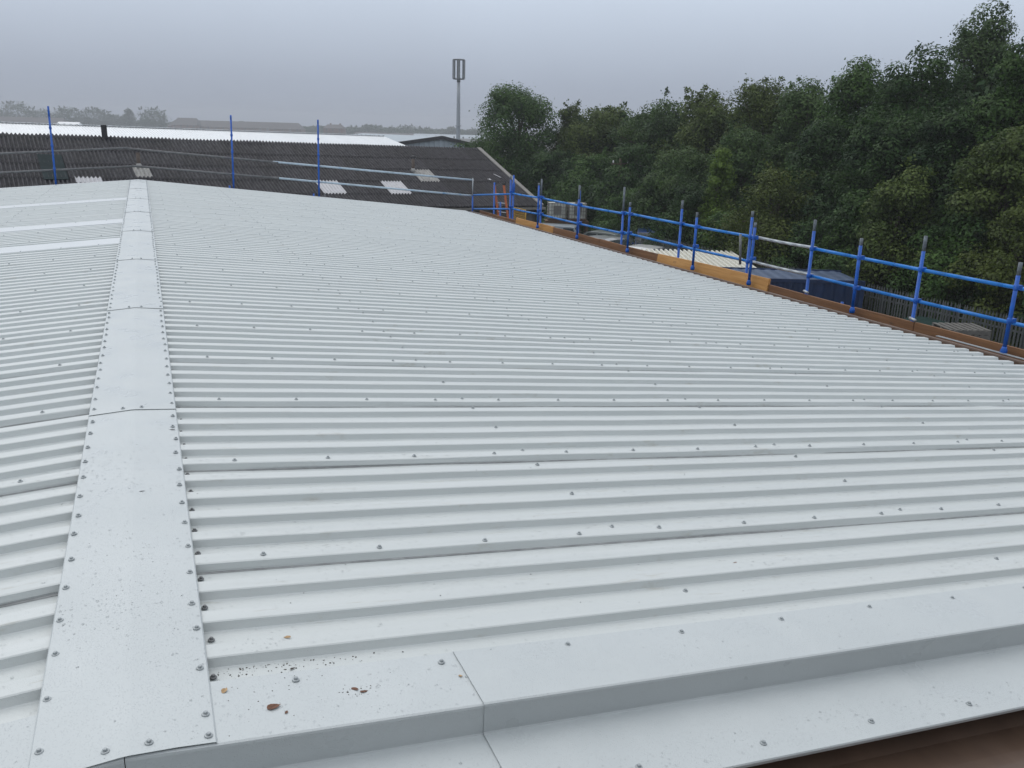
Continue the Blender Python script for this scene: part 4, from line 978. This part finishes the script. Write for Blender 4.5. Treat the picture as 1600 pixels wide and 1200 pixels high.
TREES = [
 # x, y, top, radius, kind, leaf, label
 (27.81, 66.5, 11.0, 4.1, 'round', 'leaf_mid', 'full rounded broadleaf tree at the left end of the wood beside the mast'),
 (31.95, 64.7, 9.6, 2.0, 'wispy', 'leaf_brown', 'small twiggy bronze tree poking up just right of the rounded tree'),
 (32.71, 60.1, 9.5, 3.5, 'round', 'leaf_brown', 'low topped bronze green tree second along the skyline right of the rounded tree'),
 (33.03, 53.4, 9.9, 3.6, 'round', 'leaf_grey', 'grey green tree on the skyline above the blue van'),
 (32.71, 47.0, 10.2, 3.5, 'wispy', 'leaf_brown', 'feathery bronze tree on the skyline left of the willow like trees'),
 (31.9, 40.9, 10.7, 3.3, 'wispy', 'leaf_brown', 'feathery tree with upright shoots above the olive bush'),
 (32.03, 37.6, 10.5, 2.7, 'wispy', 'leaf_grey', 'slim grey green tree between the feathery tree and the willow'),
 (30.74, 32.7, 11.2, 2.8, 'wispy', 'leaf_mid', 'willow like tree with wind swept tips before the dark broadleaf tree'),
 (30.3, 28.5, 11.4, 2.7, 'round', 'leaf_dark', 'dark broadleaf tree with large leaves right of the willow like tree'),
 (35.8, 30.6, 13.7, 3.0, 'wispy', 'leaf_grey', 'tallest airy tree reaching the top edge at upper right'),
 (29.69, 23.4, 11.5, 2.3, 'wispy', 'leaf_mid', 'green tree cut off by the right edge below the tallest tree'),
 (28.44, 59.7, 6.3, 2.7, 'round', 'leaf_dark', 'dark lower tree right below the rounded broadleaf tree'),
 (29.4, 55.4, 6.0, 2.8, 'round', 'leaf_mid', 'mid height tree behind the telegraph pole'),
 (29.96, 50.4, 7.0, 2.9, 'round', 'leaf_dark', 'dark mid height tree right of the telegraph pole'),
 (28.34, 42.4, 6.9, 2.6, 'round', 'leaf_grey', 'mid height grey green tree left of the small bright tree'),
 (28.57, 37.9, 7.9, 2.6, 'wispy', 'leaf_grey', 'grey green tree rising behind the olive bush'),
 (28.21, 31.6, 8.4, 2.6, 'wispy', 'leaf_dark', 'dark feathery tree below the willow like tree'),
 (27.95, 27.4, 8.6, 2.5, 'round', 'leaf_dark', 'dark tree below the large leaved broadleaf tree'),
 (27.74, 24.2, 8.8, 2.4, 'wispy', 'leaf_dark', 'dark tree in the right part of the wood below the tallest tree'),
 (27.08, 21.2, 8.1, 2.0, 'round', 'leaf_brown', 'bronze tinged tree at the right edge above the last post'),
]
for i, (x, y, t, R, kd, lf, lab) in enumerate(TREES):
    far = y > 45
    tree('broadleaf_tree' if kd == 'round' else 'feathery_tree', lab, x, y, t, R, kd, lf, .14 if far else .108, 38000 if not far else (46000 if i == 0 else 29000), group=G1)
SHRUBS = [
 (27.2, 53.7, 4.1, 2.2, 'leaf_mid', 'green bush behind the liquid tanks'), (27.2, 46.6, 4.3, 2.1, 'leaf_mid', 'green bush behind the grey green hatchback'),
 (25.6, 37.9, 5.2, 2.0, 'leaf_dark', 'dark bush left of the olive bush'), (26.2, 36.2, 7.0, .95, 'leaf_bright', 'small bright yellow green tree in front of the dark wood'),
 (25.6, 31.2, 6.2, 2.7, 'leaf_olive', 'large olive yellow bush above the cream shelter and blue container'), (25.7, 26.3, 5.7, 1.9, 'leaf_mid', 'green bush behind the right end of the blue container'),
 (25.7, 24.0, 6.7, 2.0, 'leaf_brown', 'bronze reddish bush right of the olive bush'), (25.7, 21.6, 5.5, 1.9, 'leaf_mid', 'green bush behind the fence above the green bin'),
 (25.9, 19.4, 6.0, 1.8, 'leaf_olive', 'olive bush at the right edge behind the fence'), (25.6, 17.0, 4.6, 1.7, 'leaf_mid', 'low green bush at the far right beyond the last post'),
 (25.4, 28.6, 4.3, 1.6, 'leaf_dark', 'low dark bush between olive bush and container end'), (25.4, 34.2, 4.2, 1.7, 'leaf_mid', 'low green bush behind the cream shelter'),
 (27.6, 63.6, 6.0, 2.9, 'leaf_mid', 'green bush at the foot of the rounded tree beside the dark roof edge'), (28.6, 45.0, 4.2, 1.8, 'leaf_dark', 'low dark bush behind the dark blue van'), (25.5, 14.2, 6.0, 2.0, 'leaf_dark', 'dark bush out beyond the right edge behind the fence')]
for x, y, t, R, lf, lab in SHRUBS: tree('bush', lab, x, y, t, R, 'bush', lf, .10, 20000, group='bushes along the yard fence', cat='bush', low=.04)
# the depth of the wood behind the front trees: reads as one mass
def wood():
    Vs = []; tot = 0
    rng = np.random.default_rng(3)
    for i in range(34):
        y = 12 + i * 1.9 + rng.normal(0, .6); x = 35.5 + rng.normal(0, 1.2) + max(0, (y - 55)) * .05
        if y > 62: x += 2
        top = 9.3 + .45 * rng.normal() + (1.2 if y < 36 else 0) - (0.6 if y > 50 else 0)
        V, nq, c, lr = crown(2.6, .8, top, 3600, .34, 'round', 900 + i); Vs.append(V + np.array([x, y, 0])); tot += nq
    tag(link('wood_interior', np_mesh('wood_interior', np.concatenate(Vs), tot, M['leaf_dark'])), 'dark mass of the wood behind its front trees', 'wood', kind='stuff')
wood()
def undergrowth():
    rng = np.random.default_rng(5); n = 26000
    y = rng.uniform(10, 62, n); x = 24.8 + rng.uniform(0, 9, n) + np.where(y > 36, 3.4, 0) + np.clip(y - 46, 0, 99) * .12; h = 1.1 + .8 * np.sin(y * .9) * np.sin(x * 1.3)
    C = np.stack([x, y, rng.uniform(0, 1, n) * h], 1)
    tag(link('undergrowth', np_mesh('undergrowth', leaf_quads(C, rng.normal(size=(n, 3)) + np.array([0, 0, .6]), .22, rng), n, M['leaf_mid'])), 'low green undergrowth under the trees behind the fence', 'undergrowth', kind='stuff')
undergrowth()

# ------------------------------------------------------------------ far skyline, half lost in the mist
FT = [(-56.1, 512, 14.7, 8.7), (-45.6, 508, 11.6, 6.7), (-32.8, 502, 13.1, 7.0), (-21.5, 508, 13.0, 7.9), (-11.8, 504, 10.2, 6.1), (-5.0, 491, 13.8, 2.9), (6.0, 475, 13.4, 7.2), (-72.7, 519, 11.9, 8.4),
      (114.1, 473, 8.2, 6.4), (121, 459, 6.8, 7.0), (83.9, 475, 6.6, 5.2), (106, 476, 6.4, 7.1), (138.5, 484, 7.9, 8.2), (150.6, 447, 8.8, 3.8), (159.6, 443, 7.3, 7.0), (143.8, 471, 6.8, 7.3)]
FL = ['hazy tall rounded tree at the far left of the skyline', 'hazy lower tree right of the leftmost tall tree', 'hazy domed tree just right of the leftmost blue post', 'hazy broad tree between domed tree and slim tree', 'hazy low tree left of the slim tree',
      'hazy slim upright tree left of the chimney stub', 'hazy pointed tree left of the long brown block', 'hazy tree cut off by the left edge', 'hazy distant tree right of the far brick house', 'hazy low tree right of the far brick house',
      'hazy low tree between brown block and brick house', 'hazy low tree hard by the brick house', 'hazy low tree left of the mast', 'hazy narrow tree behind the phone mast', 'hazy low tree right of the mast', 'hazy low tree above the pale gabled unit']
FK = 1.9
far = lambda x, y: (CAMP.x + FK * (x - CAMP.x), FK * y)
fz = lambda z: CAMP.z + FK * (z - CAMP.z)
for (x, y, t, R), lab in zip([(*far(x, y), fz(t), R * FK) for x, y, t, R in FT], FL): tree('distant_tree', lab, x, y, t, R, 'round', 'leaf_dark', .9, 2600, group='misty trees on the skyline', low=.05)
def farwood():
    Vs = []; tot = 0; rng = np.random.default_rng(8)
    for i in range(70):
        x = -130 + i * 5.2 + rng.normal(0, 2); y = 540 - .22 * x + rng.normal(0, 8); h = 7.5 + 1.0 * rng.normal()
        if x > 60: h = 5.8 + .8 * rng.normal()
        V, nq, c, lr = crown(5.5, .3, max(h, 4), 700, 1.2, 'bush', 2000 + i); Vs.append(V * np.array([FK, FK, 1]) + np.array([*far(x, y), 0])); tot += nq
    tag(link('far_wood', np_mesh('far_wood', np.concatenate(Vs), tot, M['leaf_dark'])), 'misty low belt of far trees along the horizon', 'wood', kind='stuff')
farwood()
def far_house(name, label, a, b_, depth, eave, ridge, wall, roof, nwin, floors, chim=2, hip=3.0, pale=()):
    a, b_ = (far(*a), far(*b_)) if a[1] > 300 else (a, b_)
    wk = 1.3 if a[1] > 300 else 1.0
    if a[1] > 300: depth, eave, ridge = depth * FK, fz(eave), fz(ridge)
    h = thing(name, label, 'building', 'misty buildings on the skyline', (a[0], a[1], 0), math.atan2(b_[1] - a[1], b_[0] - a[0]))
    L_ = math.hypot(b_[0] - a[0], b_[1] - a[1]); D = depth
    MB().box((0, 0, 0), (L_, D, eave)).build('wall', wall, h)
    r = MB().add([(-.4, -.4, eave), (L_ + .4, -.4, eave), (L_ + .4, D + .4, eave), (-.4, D + .4, eave), (hip, D / 2, ridge), (L_ - hip, D / 2, ridge)], [(0, 1, 5, 4), (2, 3, 4, 5), (1, 2, 5), (3, 0, 4), (3, 2, 1, 0)]).build('roof', roof, h)
    for i in range(chim):
        x = L_ * (i + .6) / chim; MB().box((x - .6, D / 2 - .4, ridge - .8), (x + .6, D / 2 + .4, ridge + .9)).build('chimney', wall, r)
    for f in range(floors):
        for i in range(nwin):
            x = L_ * (i + .5) / nwin; z = eave * (f + .35) / floors
            w = MB().box((x - wk * .55, -.06, z), (x + wk * .55, -.01, z + wk * 1.35)).build('window', M['panepale'] if (i in pale) else M['buff'], h)
            MB().box((x - wk * .42, -.09, z + .12 * wk), (x + wk * .42, -.065, z + wk * 1.23)).build('pane', M['pane'], w)
    return h
far_house('terrace_block', 'long brown tenement block half hidden in mist above the white shed roof', (12.0, 451), (69.5, 426.6), 9, 5.6, 8.5, M['brick'], M['slate'], 18, 2, 0, 4.0, (12, 13, 16))
far_house('terrace_end', 'taller brown hipped end house of the misty tenement block', (13.5, 446), (24.5, 441.5), 9, 6.2, 9.4, M['brick'], M['slate'], 4, 2, 0, 3.0)
far_house('brick_house', 'dark brick house with chimneys standing alone in the mist', (71.6, 382), (79.1, 379), 8, 6.6, 8.2, M['brick'], M['slate'], 3, 2, 2, 2.0)
far_house('long_house', 'low pale row of houses in the mist right of the brick house', (97, 440), (128, 428), 8, 3.0, 5.0, M['buff'], M['slate'], 9, 1, 0, 1.0)
far_house('far_shed', 'long pale shed in the mist left of the phone mast', (116, 400), (152, 388), 14, 3.4, 5.2, M['buff'], M['farclad'], 9, 1, 0, .5)
far_house('far_terrace', 'pale brown row in the mist at the far left above the white roof', (-62, 430), (-30, 425), 9, 5.2, 7.8, M['buff'], M['slate'], 9, 2, 1, 1.0)
far_house('white_gable_house', 'small house with bright white sloping roof above the white shed', (-17.0, 210), (-12.5, 208.6), 7, 4.8, 6.9, M['buff'], M['farwhite'], 2, 1, 0, .2)

# ------------------------------------------------------------------ the misty air
hz = MB(); hz.box((-1280, -1280, -1.0), (1280, 1280, 24.0))
hm = bpy.data.materials.new('mist'); hm.use_nodes = True; nt = hm.node_tree; nt.nodes.clear()
ho = nt.nodes.new('ShaderNodeOutputMaterial'); pv = nt.nodes.new('ShaderNodeVolumePrincipled'); nt.links.new(pv.outputs[0], ho.inputs['Volume'])
pv.inputs['Color'].default_value = (.90, .93, .97, 1); pv.inputs['Density'].default_value = 0.00068; pv.inputs['Anisotropy'].default_value = 0.0
hzo = link('haze', hz.mesh('haze', hm)); tag(hzo, 'thin grey mist hanging over the whole place', 'mist', kind='stuff')
